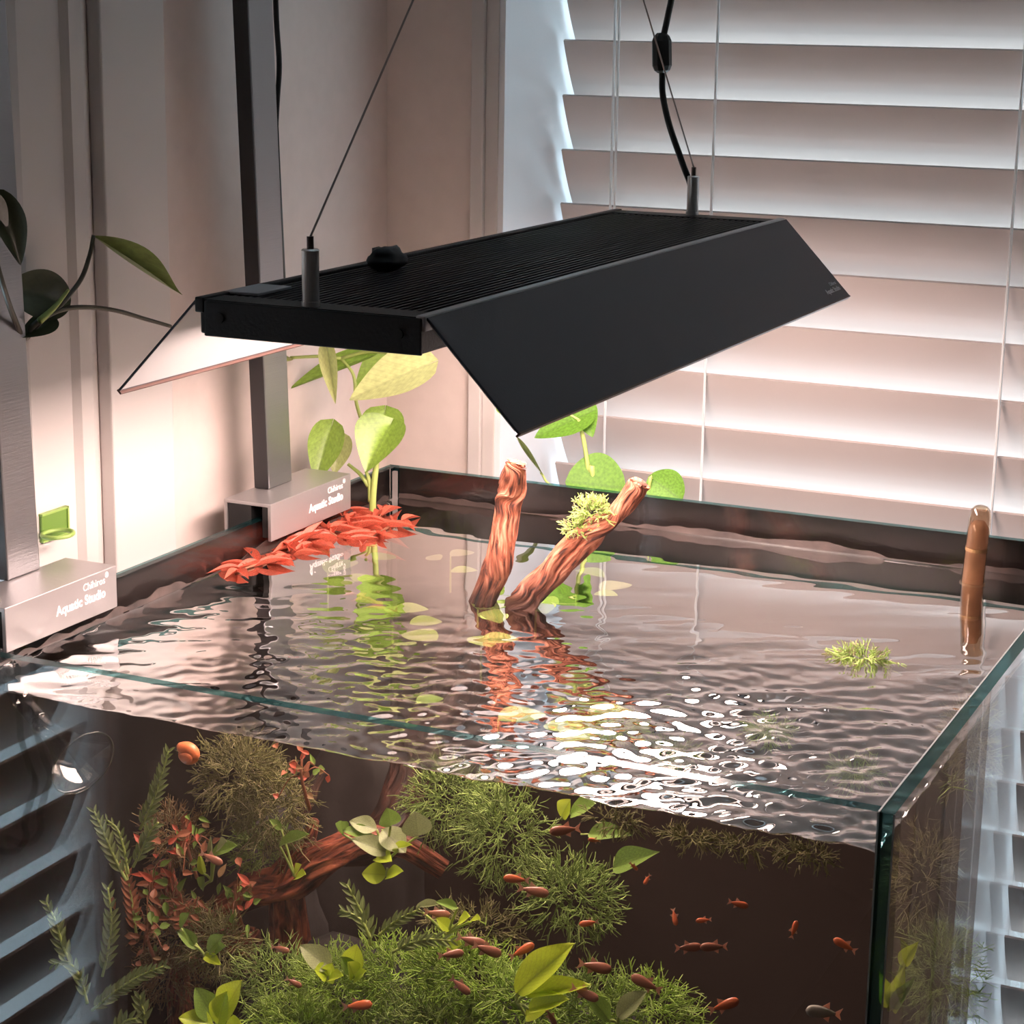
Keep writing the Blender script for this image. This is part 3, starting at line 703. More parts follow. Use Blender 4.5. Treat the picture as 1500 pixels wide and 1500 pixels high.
wood('branch', [D1(938, 706, 1.315), D1(932, 716, 1.315), D1(905, 752, 1.315), D1(872, 775, 1.31), D1(845, 800, 1.31), D1(812, 835, 1.31), D1(782, 865, 1.305), D1(762, 888, 1.30), D1(745, 915, 1.30)], [.0060, .0078, .0066, .0092, .0102, .0100, .0100, .0095, .010], 'wood_dry', dw, seed=5, ridge=.5)
# submerged part
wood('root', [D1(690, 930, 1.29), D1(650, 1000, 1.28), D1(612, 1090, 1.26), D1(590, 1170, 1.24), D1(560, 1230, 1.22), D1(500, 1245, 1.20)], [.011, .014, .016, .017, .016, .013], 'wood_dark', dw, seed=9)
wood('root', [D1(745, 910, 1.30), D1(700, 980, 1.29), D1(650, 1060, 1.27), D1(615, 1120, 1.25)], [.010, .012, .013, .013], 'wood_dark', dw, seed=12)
wood('root', [D1(650, 1275, 1.21), D1(590, 1238, 1.20), D1(530, 1228, 1.19), D1(480, 1255, 1.18), D1(430, 1292, 1.175), D1(370, 1305, 1.17), D1(325, 1330, 1.17)], [.007, .0095, .0105, .012, .012, .013, .010], 'wood_wet', dw, seed=15, ridge=.5)
wood('root', [D1(462, 1200, 1.185), D1(448, 1238, 1.18), D1(428, 1262, 1.178), D1(400, 1300, 1.172)], [.003, .006, .008, .009], 'wood_wet', dw, seed=17, ridge=.5)
wood('root', [D1(240, 1262, 1.17), D1(246, 1300, 1.17), D1(262, 1335, 1.17), D1(330, 1370, 1.17), D1(372, 1382, 1.168)], [.007, .008, .009, .012, .011], 'wood_wet', dw, seed=21, ridge=.4)
wood('root', [D1(420, 1300, 1.178), D1(430, 1400, 1.19), D1(440, 1520, 1.20), D1(450, 1680, 1.22), D1(452, 1700, 1.22)*1+Vector((0, 0, .752-D1(452, 1700, 1.22).z))], [.012, .014, .016, .02, .024], 'wood_wet', dw, seed=23)
wood('root', [D1(262, 1420, 1.17), D1(262, 1470, 1.17), D1(270, 1560, 1.17), D1(290, 1700, 1.19), D1(296, 1720, 1.19)*1+Vector((0, 0, .752-D1(296, 1720, 1.19).z))], [.007, .009, .011, .016, .020], 'wood_wet', dw, seed=25)
wood('root', [D1(470, 1130, 1.21), D1(452, 1165, 1.20), D1(440, 1195, 1.19)], [.004, .006, .004], 'wood_dry', dw, seed=27)

# dark rocks carrying the moss
for i, (px, py, Y, r, sc) in enumerate(((560, 1540, 1.17, .075, (1.6, .9, 1.0)), (850, 1565, 1.17, .070, (1.5, .9, .9)), (390, 1330, 1.27, .06, (.8, .7, 1.6)), (530, 1250, 1.37, .055, (1.0, .7, 2.4)))):
    q = aty(px, py, Y)
    ztop = q.z + r*sc[2]; hz = (ztop-.752)/2          # stands on the soil
    o = blob('lava_rock', 'rock', (q.x, q.y, .752+hz), r, (sc[0], sc[1], hz/r), seed=i+2, amp=.22, sub=4)
    tag(o, ['black rock under the bright moss mat beside the lime plant', 'black rock under the right end of the moss mat', 'black rock behind the knotted red root', 'tall black rock standing behind the oval leaves'][i], 'rock')

# ------------------------------------------------------------------ moss
def moss(name, matn, c, r, count, length, thick, label, sc=(1, 1, 1), droop=.25, updir=.2, seed=0, cat='moss', branch=3):
    g = np.random.default_rng(100+seed); vs = []; fs = []
    mi = []
    def strand(p, d, L, w, n=4):
        pale = 1 if g.random() < .22 else 0
        b = len(vs); side = d.cross(Vector((g.normal(), g.normal(), g.normal()))).normalized(); q = Vector(p); d = Vector(d)
        for i in range(n+1):
            t = i/n; ww = w*(1-.55*t)
            vs.append(tuple(q+side*ww)); vs.append(tuple(q-side*ww)); vs.append(tuple(q+side.cross(d)*ww*1.2))
            d = (d + Vector((g.normal()*.16, g.normal()*.16, g.normal()*.16-droop*.12))).normalized(); q = q + d*(L/n)
        for i in range(n):
            a = b+i*3
            for k in range(3): fs.append((a+k, a+(k+1) % 3, a+3+(k+1) % 3, a+3+k)); mi.append(pale)
    for k in range(count):
        v = Vector((g.normal(), g.normal(), g.normal()+updir)).normalized(); rr = r*(.25+.62*g.random()**.5)
        p = Vector((v.x*sc[0], v.y*sc[1], v.z*sc[2]))*rr
        d = (v + Vector((g.normal()*.45, g.normal()*.45, g.normal()*.45))).normalized()
        L = length*g.uniform(.5, 1.15); strand(p, d, L, thick)
        for _ in range(branch):
            p2 = p + d*L*g.uniform(.2, .8); d2 = (d + Vector((g.normal()*.7, g.normal()*.7, g.normal()*.7))).normalized()
            strand(p2, d2, L*g.uniform(.25, .45), thick*.8, 2)
    mb = MB().add(vs, fs); mb.m = mi; o = mb.build(name, [matn, 'moss_pale' if matn in ('moss_bright', 'moss_green') else 'moss_tip'], smooth=True); o.location = c
    tag(o, label, cat, kind='stuff'); return o
MO = [  # px, py, Y, radius, colour, count, label
 (350, 1140, 1.16, .034, 'moss_olive', 420, 'olive moss ball hanging below the waterline beside the orange snail', (1.0, .6, .9)),
 (395, 1185, 1.17, .034, 'moss_olive', 420, 'olive moss cushion above the bent red root', (1.0, .6, 1.1)),
 (390, 1250, 1.19, .026, 'moss_green', 260, 'dark green moss tuft tucked behind the knotted red root', (1.1, .6, .8)),
 (660, 1175, 1.19, .034, 'moss_green', 420, 'green moss curtain beside the brown trunk, just under the waterline', (1.1, .6, .9)),
 (735, 1225, 1.17, .034, 'moss_green', 380, 'spiky green moss tuft beside the grey-brown fish', (1.0, .6, 1.1)),
 (835, 1318, 1.15, .032, 'moss_green', 380, 'loose hovering moss tuft in front of the dark background', (1.1, .6, .8)),
 (262, 1372, 1.14, .030, 'moss_brown', 320, 'brownish moss clump between the feathery stems', (1.1, .6, 1.0)),
 (255, 1225, 1.15, .022, 'moss_brown', 220, 'small brownish moss tuft among the red leaves', (1.1, .6, .9)),
 (320, 1385, 1.12, .026, 'moss_olive', 260, 'olive moss tuft below the rounded red root end', (1.1, .6, .9)),
 (420, 1450, 1.10, .032, 'moss_green', 420, 'green moss cushion at the left end of the moss mat', (1.3, .7, .9)),
 (500, 1455, 1.09, .030, 'moss_bright', 400, 'bright moss cushion under the pair of pale green rosettes', (1.3, .7, .9)),
 (590, 1440, 1.10, .034, 'moss_bright', 460, 'bright moss cushion in the middle of the moss mat', (1.3, .7, .9)),
 (680, 1440, 1.09, .034, 'moss_bright', 460, 'bright moss cushion below the red-brown fish', (1.3, .7, .9)),
 (770, 1480, 1.08, .032, 'moss_bright', 440, 'bright moss cushion around the foot of the large lime leaves', (1.3, .7, .9)),
 (860, 1485, 1.09, .032, 'moss_green', 400, 'green moss cushion under the grey-green leaf', (1.3, .7, .9)),
 (945, 1490, 1.10, .030, 'moss_bright', 360, 'moss cushion at the right end of the moss mat', (1.3, .7, .9)),
 (440, 1510, 1.07, .030, 'moss_bright', 360, 'moss cushion low in front, beside the lime rosette', (1.4, .7, .8)),
 (640, 1515, 1.07, .032, 'moss_green', 360, 'green moss cushion low in front of the moss mat', (1.5, .7, .8)),
 (240, 1430, 1.16, .022, 'moss_brown', 200, 'brownish moss tuft above the drooping feathery stem', (1.1, .6, .9)),
 (700, 1360, 1.14, .020, 'moss_olive', 180, 'thin olive moss wisp between the reddish fish', (1.8, .6, .6)),
]
for i, (px, py, Y, r, m_, cnt, lab, sc) in enumerate(MO):
    moss('moss_clump', m_, aty(px, py, Y), r, int(cnt*.85), .018, .00058, lab, sc, seed=i)
# moss seen through the side glass
moss('moss_clump', 'moss_olive', aty(1420, 1095, 1.40), .030, 300, .016, .0004, 'olive moss growing in the far corner behind the side glass', (.6, .6, 1.3), seed=40)
moss('moss_clump', 'moss_olive', aty(1352, 1290, 1.28), .030, 160, .020, .0004, 'thin dark moss wisp floating behind the side glass', (.7, .8, 1.3), seed=41)
moss('moss_clump', 'moss_green', aty(1380, 1440, 1.22), .034, 380, .017, .0004, 'green moss cushion behind the side glass, beside the narrow lime plant', (.7, .8, 1.3), seed=42)
moss('plant_scrap', 'moss_pale', atx(1394, 1148, TX1-G-.004), .006, 9, .011, .0005, 'pale wilted plant scrap clinging to the inside of the side glass', (.4, .9, 1.0), seed=45, branch=1)
# moss on the branch and floating sprigs
moss('moss_clump', 'moss_pale', aty(868, 752, 1.305), .0125, 190, .0085, .00055, 'pale green moss tuft sitting in the fork of the right branch', (1.1, .7, .8), droop=-.1, updir=.9, seed=50)
q = aty(868, 735, 1.305)
moss('moss_clump', 'moss_pale', aty(845, 775, 1.303), .0075, 90, .007, .00055, 'little pale moss patch lower on the right branch', (1.5, .7, .6), droop=.1, updir=.3, seed=51)
q = atz(1262, 962, WATER+.001)
moss('floating_moss', 'moss_pale', q, .011, 110, .011, .0006, 'pale green moss sprig floating alone on the open water', (2.1, .8, .12), droop=.25, updir=0, seed=57)
for i, (px, py, r, m_, lab) in enumerate(((900, 1065, .020, 'moss_bright', 'bright green moss raft floating among the white glints'), (985, 1105, .014, 'moss_green', 'dark green moss raft in the glinting water near the front glass'), (1125, 1070, .010, 'moss_bright', 'small green sprig under the surface right of the glints'), (1255, 1130, .014, 'moss_green', 'green sprig drifting close to the side glass'))):
    moss('floating_moss', m_, atz(px, py, WATER-.014), r*.8, 110, .012, .0005, lab, (1.5, 1.0, .2), droop=0, updir=0, seed=60+i)
pts = [atz(px, py, WATER-.006) for px, py in ((1000, 1225), (1060, 1232), (1120, 1240), (1190, 1250))]
for i, q in enumerate(((905, 1203), (1010, 1228), (1085, 1240), (1180, 1252))):
    moss('floating_moss', 'moss_olive', aty(*q, .992), .0085, 70, .010, .00045, ['olive moss scrap at the waterline above the dark green drifting leaf', 'olive moss scrap clinging to the front waterline', 'olive moss scrap at the waterline above the open dark water', 'olive moss scrap at the waterline nearest the glass corner'][i], (2.2, .5, .45), droop=.5, seed=70+i)

# ------------------------------------------------------------------ feathery stems
def feather(label, pts, Y, lw=.0085, ll=.0115, step=.0046, mt='leaf_feather', seed=0, name='feathery_stem', group=None):
    g = random.Random(seed); P3 = [aty(px, py, Y+dy) for px, py, dy in [(q+(0,))[:3] for q in pts]]
    r = empty(name, P3[0], label, 'water plant', group)
    cp = bez(P3, 10); stem(r, P3, [.0011, .0006], 'stem_green', n=6)
    acc = 0; side = 1; tot = sum((cp[i+1]-cp[i]).length for i in range(len(cp)-1)); run = 0
    for i in range(1, len(cp)):
        dseg = cp[i]-cp[i-1]; acc += dseg.length; run += dseg.length
        if acc >= step:
            acc = 0; t = dseg.normalized(); sd = t.cross(FWD).normalized()
            f = .55+.45*math.sin(PI*min(1, .25+.75*(run/tot)))
            for sg in (1, -1):
                dirv = (t*1.0 + sd*sg*.58 + FWD*g.uniform(-.4, .25)).normalized()
                leaf(r, cp[i], cp[i]+dirv*ll*f*g.uniform(.85, 1.1), lw*.42*f, mt, 'oval', .15, .10, face=-FWD+UP*.4)
    return r
feather('tall feathery stem next to the orange snail', [(205, 1215), (225, 1170), (240, 1125), (247, 1100)], 1.09, seed=1)
feather('feathery stem rising below the tip of the glass outlet', [(185, 1290), (165, 1250), (150, 1215), (138, 1188)], 1.07, seed=2)
feather('short curled feathery stem with drooping tip', [(188, 1280), (182, 1245), (172, 1215), (158, 1202)], 1.08, lw=.006, ll=.009, seed=3)
feather('feathery stem with rust tinge leaning over the red leaves', [(195, 1270), (210, 1240), (222, 1215), (232, 1205)], 1.06, seed=4)
feather('pale-tipped feathery stem standing alone against the dark glass', [(105, 1412), (92, 1385), (82, 1350), (68, 1322)], 1.03, seed=5)
feather('straight feathery stem with pale upright tip', [(150, 1430), (158, 1395), (163, 1345), (158, 1300)], 1.03, seed=6)
feather('hooked feathery stem bending back towards the side', [(128, 1470), (118, 1432), (100, 1410), (80, 1412)], 1.02, lw=.008, seed=7)
feather('arching feathery stem reaching over the lime rosette', [(135, 1480), (165, 1455), (200, 1432), (240, 1415)], 1.03, seed=8)
feather('small feathery stem curled beside the lime rosette', [(213, 1505), (212, 1490), (207, 1470), (205, 1458)], 1.03, lw=.009, seed=9)
feather('feathery stem standing above the moss mat against the black rock', [(543, 1385), (538, 1355), (524, 1325), (508, 1295)], 1.08, seed=10)
feather('pale-tipped feathery stem leaning left above the moss mat', [(543, 1375), (532, 1352), (518, 1340), (498, 1333)], 1.075, lw=.007, ll=.010, seed=11)
feather('feathery stem leaning right above the moss mat', [(555, 1370), (572, 1355), (592, 1342), (612, 1333)], 1.08, lw=.007, ll=.010, seed=12)
feather('feathery stem lying across the moss mat', [(575, 1395), (600, 1382), (630, 1376), (660, 1378)], 1.06, lw=.007, ll=.011, seed=13)
feather('dim feathery stem among the brown moss', [(200, 1370), (195, 1335), (190, 1300), (182, 1268)], 1.10, seed=14, mt='leaf_rust')
feather('low feathery frond in the bottom corner of the glass', [(168, 1530), (172, 1510), (185, 1495), (200, 1492)], 1.02, lw=.009, seed=15)

# rosettes of smooth leaves: (base px, tip px, width, material)
def rosette(name, label, root, Y, leaves, shape='oval', stemmat='stem_green', cat='water plant', fold=.12, curl=.06):
    R0 = aty(*root, Y); r = empty(name, R0, label, cat)
    for i, (bx, by, tx_, ty_, wd, mt) in enumerate(leaves):
        b = aty(bx, by, Y-.002*(i % 3)); t = aty(tx_, ty_, Y-.010*((i*7) % 3)/2-.006)
        if (b-R0).length > .004: stem(r, [R0, (R0+b)/2+Vector((0, 0, .001)), b], [.0010, .0008], stemmat, n=6)
        leaf(r, b, t, wd, mt, shape, fold, curl, face=-FWD+UP*.7, wave=.02)
    return r
rosette('leafy_plant', 'large lime green leaf rosette at the bottom beside the feathery stems', (318, 1510), 1.02,
        [(316, 1495, 287, 1447, .017, 'leaf_mid'), (325, 1490, 350, 1438, .020, 'leaf_lime'), (312, 1500, 262, 1490, .015, 'leaf_lime'), (330, 1505, 352, 1500, .013, 'leaf_lime'), (320, 1500, 330, 1455, .016, 'leaf_lime')])
rosette('leafy_plant', 'plant with two long bright lime leaves standing in the moss mat', (757, 1470), 1.045,
        [(757, 1455, 836, 1382, .021, 'leaf_lime'), (770, 1458, 862, 1440, .013, 'leaf_lime'), (775, 1478, 830, 1462, .014, 'leaf_lime'), (770, 1488, 800, 1478, .013, 'leaf_lime')])
rosette('leafy_plant', 'pale green rosette at the left rear of the moss mat', (478, 1432), 1.06,
        [(485, 1420, 440, 1384, .016, 'leaf_grey'), (478, 1428, 462, 1420, .013, 'leaf_lime'), (482, 1435, 500, 1428, .010, 'leaf_lime'), (480, 1438, 486, 1412, .012, 'leaf_lime')])
rosette('leafy_plant', 'small upright yellow-green rosette beside the pale rosette', (517, 1432), 1.06,
        [(517, 1418, 522, 1385, .015, 'leaf_lime'), (515, 1425, 500, 1402, .010, 'leaf_mid'), (518, 1430, 512, 1410, .012, 'leaf_lime'), (518, 1436, 534, 1422, .010, 'leaf_lime')])
rosette('leafy_plant', 'plant with greyish oval leaves growing on the red root', (565, 1262), 1.13,
        [(552, 1215, 512, 1202, .013, 'leaf_grey'), (545, 1222, 502, 1215, .010, 'leaf_mid'), (570, 1250, 516, 1228, .014, 'leaf_grey'), (560, 1215, 594, 1248, .018, 'leaf_grey'), (572, 1245, 602, 1236, .006, 'leaf_lime'), (552, 1255, 572, 1260, .012, 'leaf_lime'), (612, 1225, 608, 1190, .020, 'leaf_grey'), (572, 1210, 568, 1185, .015, 'leaf_mid'), (502, 1222, 500, 1200, .009, 'leaf_mid')])
rosette('leafy_plant', 'pair of bright oval leaves hanging beneath the red root', (568, 1272), 1.125,
        [(566, 1282, 530, 1278, .016, 'leaf_lime'), (566, 1284, 586, 1274, .011, 'leaf_lime')], curl=.12)
rosette('leafy_plant', 'tiny sprout with two bright leaves on the knotted root', (432, 1285), 1.15,
        [(432, 1280, 440, 1267, .009, 'leaf_lime'), (433, 1286, 446, 1280, .010, 'leaf_lime'), (410, 1240, 450, 1220, .010, 'leaf_mid'), (412, 1215, 395, 1200, .006, 'leaf_mid')])
rosette('leafy_plant', 'green sprout among the red leaves left of the knotted root', (310, 1290), 1.12,
        [(312, 1250, 345, 1238, .012, 'leaf_mid'), (318, 1246, 330, 1232, .012, 'leaf_grey'), (298, 1280, 292, 1252, .006, 'leaf_lime'), (295, 1302, 298, 1285, .010, 'leaf_mid'), (310, 1262, 308, 1225, .004, 'leaf_grey')])
rosette('leafy_plant', 'ragged green sprout in front of the brown moss', (300, 1400), 1.08,
        [(290, 1390, 260, 1364, .008, 'leaf_mid'), (300, 1400, 322, 1412, .008, 'leaf_lime'), (285, 1385, 270, 1360, .007, 'leaf_mid'), (305, 1395, 325, 1370, .012, 'leaf_mid'), (265, 1360, 275, 1338, .010, 'leaf_mid'), (315, 1400, 328, 1385, .010, 'leaf_mid')])
rosette('leafy_plant', 'narrow bright lime leaves standing behind the side glass', (1302, 1480), 1.06,
        [(1300, 1476, 1290, 1424, .010, 'leaf_lime'), (1304, 1474, 1325, 1415, .010, 'leaf_lime'), (1308, 1478, 1338, 1432, .008, 'leaf_mid'), (1320, 1414, 1344, 1380, .009, 'leaf_lime'), (1306, 1480, 1322, 1456, .009, 'leaf_lime')], shape='lance')
rosette('leafy_plant', 'broad grey-green leaf arching over the right end of the moss mat', (905, 1500), 1.06,
        [(905, 1490, 945, 1452, .013, 'leaf_grey'), (893, 1495, 858, 1452, .011, 'leaf_mid')])
rosette('leafy_plant', 'bright green leaf just below the front waterline', (822, 1200), 1.06,
        [(822, 1196, 834, 1172, .012, 'leaf_lime'), (836, 1192, 870, 1176, .014, 'leaf_mid')])
rosette('leafy_plant', 'yellow-green sprout among reddish fish above the moss mat', (655, 1370), 1.09,
        [(660, 1362, 640, 1345, .009, 'leaf_lime'), (672, 1352, 686, 1342, .011, 'leaf_lime'), (690, 1350, 702, 1345, .007, 'leaf_lime'), (648, 1388, 675, 1383, .012, 'leaf_lime'), (610, 1330, 645, 1322, .006, 'leaf_grey'), (670, 1330, 640, 1320, .007, 'leaf_mid')])
# drifting single leaves
def drift(label, a, b, Y, wd, mt, shape='lance'):
    p = aty(*a, Y); q = aty(*b, Y-.012); r = empty('drifting_leaf', p, label, 'leaf')
    leaf(r, p, q, wd, mt, shape, .12, .06, face=-FWD+UP*.6, name='blade'); stem(r, [p+(p-q)*.18, p+(p-q)*.05, p], .0006, 'stem_green', 'stalk', 6)
drift('dark green pointed leaf drifting just under the front waterline', (862, 1222), (924, 1221), 1.04, .012, 'leaf_mid')
drift('pointed grey-green leaf drifting with a small orange fish before it', (898, 1272), (962, 1246), 1.05, .016, 'leaf_mid')

# red stems floating against the rear clamp
def red_plant(label, root, tip, seed, n=18, ll=.034, z=WATER-.001, mt='leaf_red'):
    g = random.Random(seed); a = atz(*root, z-.002); b = atz(*tip, z+.002); r = empty('red_stem_plant', a, label, 'water plant')
    stem(r, [a, (a+b)/2+Vector((0, 0, .002)), b], [.0014, .0009], 'leaf_rust', n=6)
    ax = (b-a).normalized()
    for i in range(n):
        t = (i+.5)/n; p = a.lerp(b, t); an = g.uniform(0, 2*PI)
        sd = Vector((math.cos(an), math.sin(an), g.uniform(-.05, .22)))
        dirv = (ax*.55*g.uniform(.2, 1.4) + sd).normalized(); dirv.z = max(dirv.z, -.12)
        leaf(r, p, p+dirv*ll*g.uniform(.6, 1.1), .0072*g.uniform(.8, 1.2), mt, 'lance', .15, .10, face=(0, 0, 1))
red_plant('red pointed-leaf stem floating nearest the dark left pane', (430, 815), (345, 838), 1, n=18)
red_plant('red pointed-leaf stem floating below the printed clamp', (470, 800), (405, 800), 2)
red_plant('red pointed-leaf stem drifting in the middle of the red patch', (510, 800), (470, 775), 3)
red_plant('red pointed-leaf stem lying along the rear clamp edge', (520, 785), (500, 752), 4)
red_plant('red pointed-leaf stem around the roots of the corner vine', (545, 790), (560, 750), 5)
red_plant('red pointed-leaf stem stretching out into the open water', (530, 800), (590, 762), 6, n=12)
red_plant('submerged red stem below the front edge of the red patch', (540, 815), (505, 812), 7, z=WATER-.012)
for i, (a, b, lab) in enumerate((((575, 900), (520, 870), 'dull red stem sunk under the ripples before the red patch'), ((720, 1040), (742, 1010), 'rust red stem sunk below the ripples in front of the branches'))):
    red_plant(lab, a, b, 20+i, n=8, ll=.018, z=WATER-.014, mt='leaf_rust')
# submerged red/rust leaves on the left
def red_bush(label, c, Y, n, ll, seed, mt='leaf_red'):
    g = random.Random(seed); a = aty(*c, Y); r = empty('red_bush', a, label, 'water plant')
    stem(r, [a-Vector((0, -.01, .04)), a-Vector((0, 0, .015)), a], [.0014, .0009], 'leaf_rust', n=6)
    for i in range(n*2):
        d = Vector((g.gauss(0, 1), g.gauss(0, .6), g.gauss(.2, .8))).normalized(); p = a + Vector((g.gauss(0, .008), g.gauss(0, .006), g.gauss(-.008, .010)))
        if i % 3 == 0: stem(r, [a-Vector((0, 0, .012)), (a+p)/2, p], .0005, 'leaf_rust', n=5)
        leaf(r, p, p+d*ll*.72*g.uniform(.5, 1.1), .0042*g.uniform(.7, 1.3), [mt, mt, 'leaf_rust', 'moss_brown', 'leaf_mid'][g.randrange(5)], 'lance', .15, .10, face=-FWD+UP*.5)
red_bush('red leaf tuft above the green sprout', (275, 1215), 1.12, 18, .016, 1)
red_bush('red leaf tuft between feathery stems and the upright red root', (222, 1275), 1.12, 16, .018, 2)
red_bush('rust leaf tuft in the tangle above the brown moss', (270, 1325), 1.12, 18, .018, 3, 'leaf_rust')
red_bush('red leaf tuft beside the knotted red root', (345, 1295), 1.13, 16, .016, 4)
red_bush('small coral-red leaf tuft under the waterline by the black rock', (442, 1112), 1.15, 12, .012, 5)
red_bush('rust leaf tuft near the lower red root', (215, 1345), 1.10, 14, .014, 6, 'leaf_rust')

# leaves lying in or under the water surface around the branches
def surface_plant(label, items, z=WATER-.002, mt='leaf_lime', name='floating_leaves'):
    c = atz(items[0][0], items[0][1], z); r = empty(name, c, label, 'leaves')
    for (bx, by, tx_, ty_, wd, m_) in items:
        leaf(r, atz(bx, by, z), atz(tx_, ty_, z+.001), wd, m_, 'oval', .08, .02, face=(0, 0, 1))
    hub = atz(items[0][0], items[0][1], z)
    stem(r, [hub-Vector((0, 0, .03)), hub-Vector((0, 0, .012)), hub], .0009, 'stem_green', n=6)
surface_plant('green leaf cluster at the foot of the left branch', [(700, 893, 735, 880, .030, 'leaf_mid'), (735, 905, 700, 898, .026, 'leaf_soft'), (718, 900, 732, 912, .020, 'leaf_soft')])
surface_plant('lime leaf cluster at the foot of the right branch', [(785, 878, 755, 888, .026, 'leaf_soft'), (785, 880, 818, 884, .024, 'leaf_soft'), (783, 884, 800, 898, .024, 'leaf_soft'), (780, 886, 765, 897, .02, 'leaf_soft')])
surface_plant('pale oval leaf group drifting left of the branches', [(575, 895, 628, 892, .026, 'leaf_soft'), (600, 914, 648, 910, .026, 'leaf_soft'), (640, 938, 588, 928, .030, 'leaf_soft'), (592, 900, 570, 888, .02, 'leaf_mid')], WATER-.012)
surface_plant('green leaf group sunk beside the red patch', [(480, 840, 520, 820, .026, 'leaf_mid'), (520, 852, 545, 842, .022, 'leaf_soft'), (490, 860, 510, 848, .022, 'leaf_mid'), (550, 820, 575, 812, .026, 'leaf_mid'), (480, 812, 468, 800, .012, 'leaf_mid')], WATER-.006)
surface_plant('pale leaf pair floating behind the left branch', [(660, 815, 695, 808, .020, 'leaf_grey'), (645, 820, 625, 815, .020, 'leaf_grey'), (660, 838, 700, 835, .02, 'leaf_soft')], WATER-.008)
surface_plant('green leaf pair drifting right of the right branch', [(845, 835, 885, 845, .020, 'leaf_mid'), (880, 865, 925, 855, .024, 'leaf_grey'), (870, 870, 905, 872, .018, 'leaf_soft')], WATER-.004)
surface_plant('yellow-green leaf group sunk in front of the left branch', [(705, 940, 760, 935, .026, 'leaf_soft'), (720, 948, 690, 932, .022, 'leaf_soft')], WATER-.006)
surface_plant('large lime leaves glowing under the ripples by the glints', [(730, 1055, 800, 1045, .030, 'leaf_soft'), (800, 1060, 855, 1070, .030, 'leaf_soft'), (860, 1045, 925, 1040, .024, 'leaf_soft'), (610, 1030, 650, 1022, .018, 'leaf_mid'), (870, 1075, 815, 1085, .024, 'leaf_soft')], WATER-.016)

# ------------------------------------------------------------------ fish
def fish_meshes(kind):
    mb = MB(); n, m = 14, 10; vs = []; fs = []
    for i in range(n+1):
        t = i/n; h = (math.sin(PI*min(1, t**.62*.93+.03))**.8)*.165; h = max(h, .014); wdt = h*.46
        for k in range(m):
            a = 2*PI*k/m; vs.append((.5-t*.82, math.cos(a)*wdt, math.sin(a)*h))
    for i in range(n):
        for k in range(m): fs.append((i*m+k, i*m+(k+1) % m, (i+1)*m+(k+1) % m, (i+1)*m+k))
    fs += [tuple(range(m-1, -1, -1)), tuple(n*m+k for k in range(m))]
    body = mb.add(vs, fs).build('body', kind, None, smooth=True).data
    def fin(poly, nm):
        f = MB(); f.prism([(x, -.004, z) for x, z in poly], (0, .008, 0)); return f.build(nm, 'fin_clear', None).data
    tail = fin([(-.27, .020), (-.50, .16), (-.43, .0), (-.50, -.16), (-.27, -.020)], 'tail_fin')
    dors = fin([(.06, .150), (-.12, .27), (-.14, .10)], 'dorsal_fin')
    anal = fin([(.0, -.145), (-.16, -.24), (-.17, -.075)], 'anal_fin')
    e = MB()
    for s in (1, -1): e.tube([(.40, s*.030, .022), (.40, s*.046, .022)], .020, 10)
    eye = e.build('eye', 'eye_dark', None).data
    for o in [o for o in C.objects if o.data in (body, tail, dors, anal, eye)]: bpy.data.objects.remove(o)
    return [('body', body), ('tail_fin', tail), ('dorsal_fin', dors), ('anal_fin', anal), ('eyes', eye)]
FM = {k: fish_meshes(k) for k in ('fish_orange', 'fish_brown', 'fish_silver')}
def fish(px, py, L, ang, kind, Y, label, group=None, yaw=0):
    p = aty(px, py, Y); a = math.radians(ang); dist = (p-CAM).dot(FWD)
    size = L*dist/F
    h = (RIGHT*math.cos(a) + UP*math.sin(a) + FWD*yaw).normalized(); z = (UP - h*UP.dot(h)); z.normalize()
    if abs(math.cos(a)) < .3: z = RIGHT - h*RIGHT.dot(h); z.normalize()
    y = z.cross(h)
    r = empty('fish', p, label, 'fish', group)
    r.matrix_world = Matrix(((h.x*size, y.x*size, z.x*size, p.x), (h.y*size, y.y*size, z.y*size, p.y), (h.z*size, y.z*size, z.z*size, p.z), (0, 0, 0, 1)))
    for nm, me in FM['fish_' + kind]:
        o = bpy.data.objects.new(nm, me); C.objects.link(o); o.parent = r
OG = 'small orange fish in the open dark water'
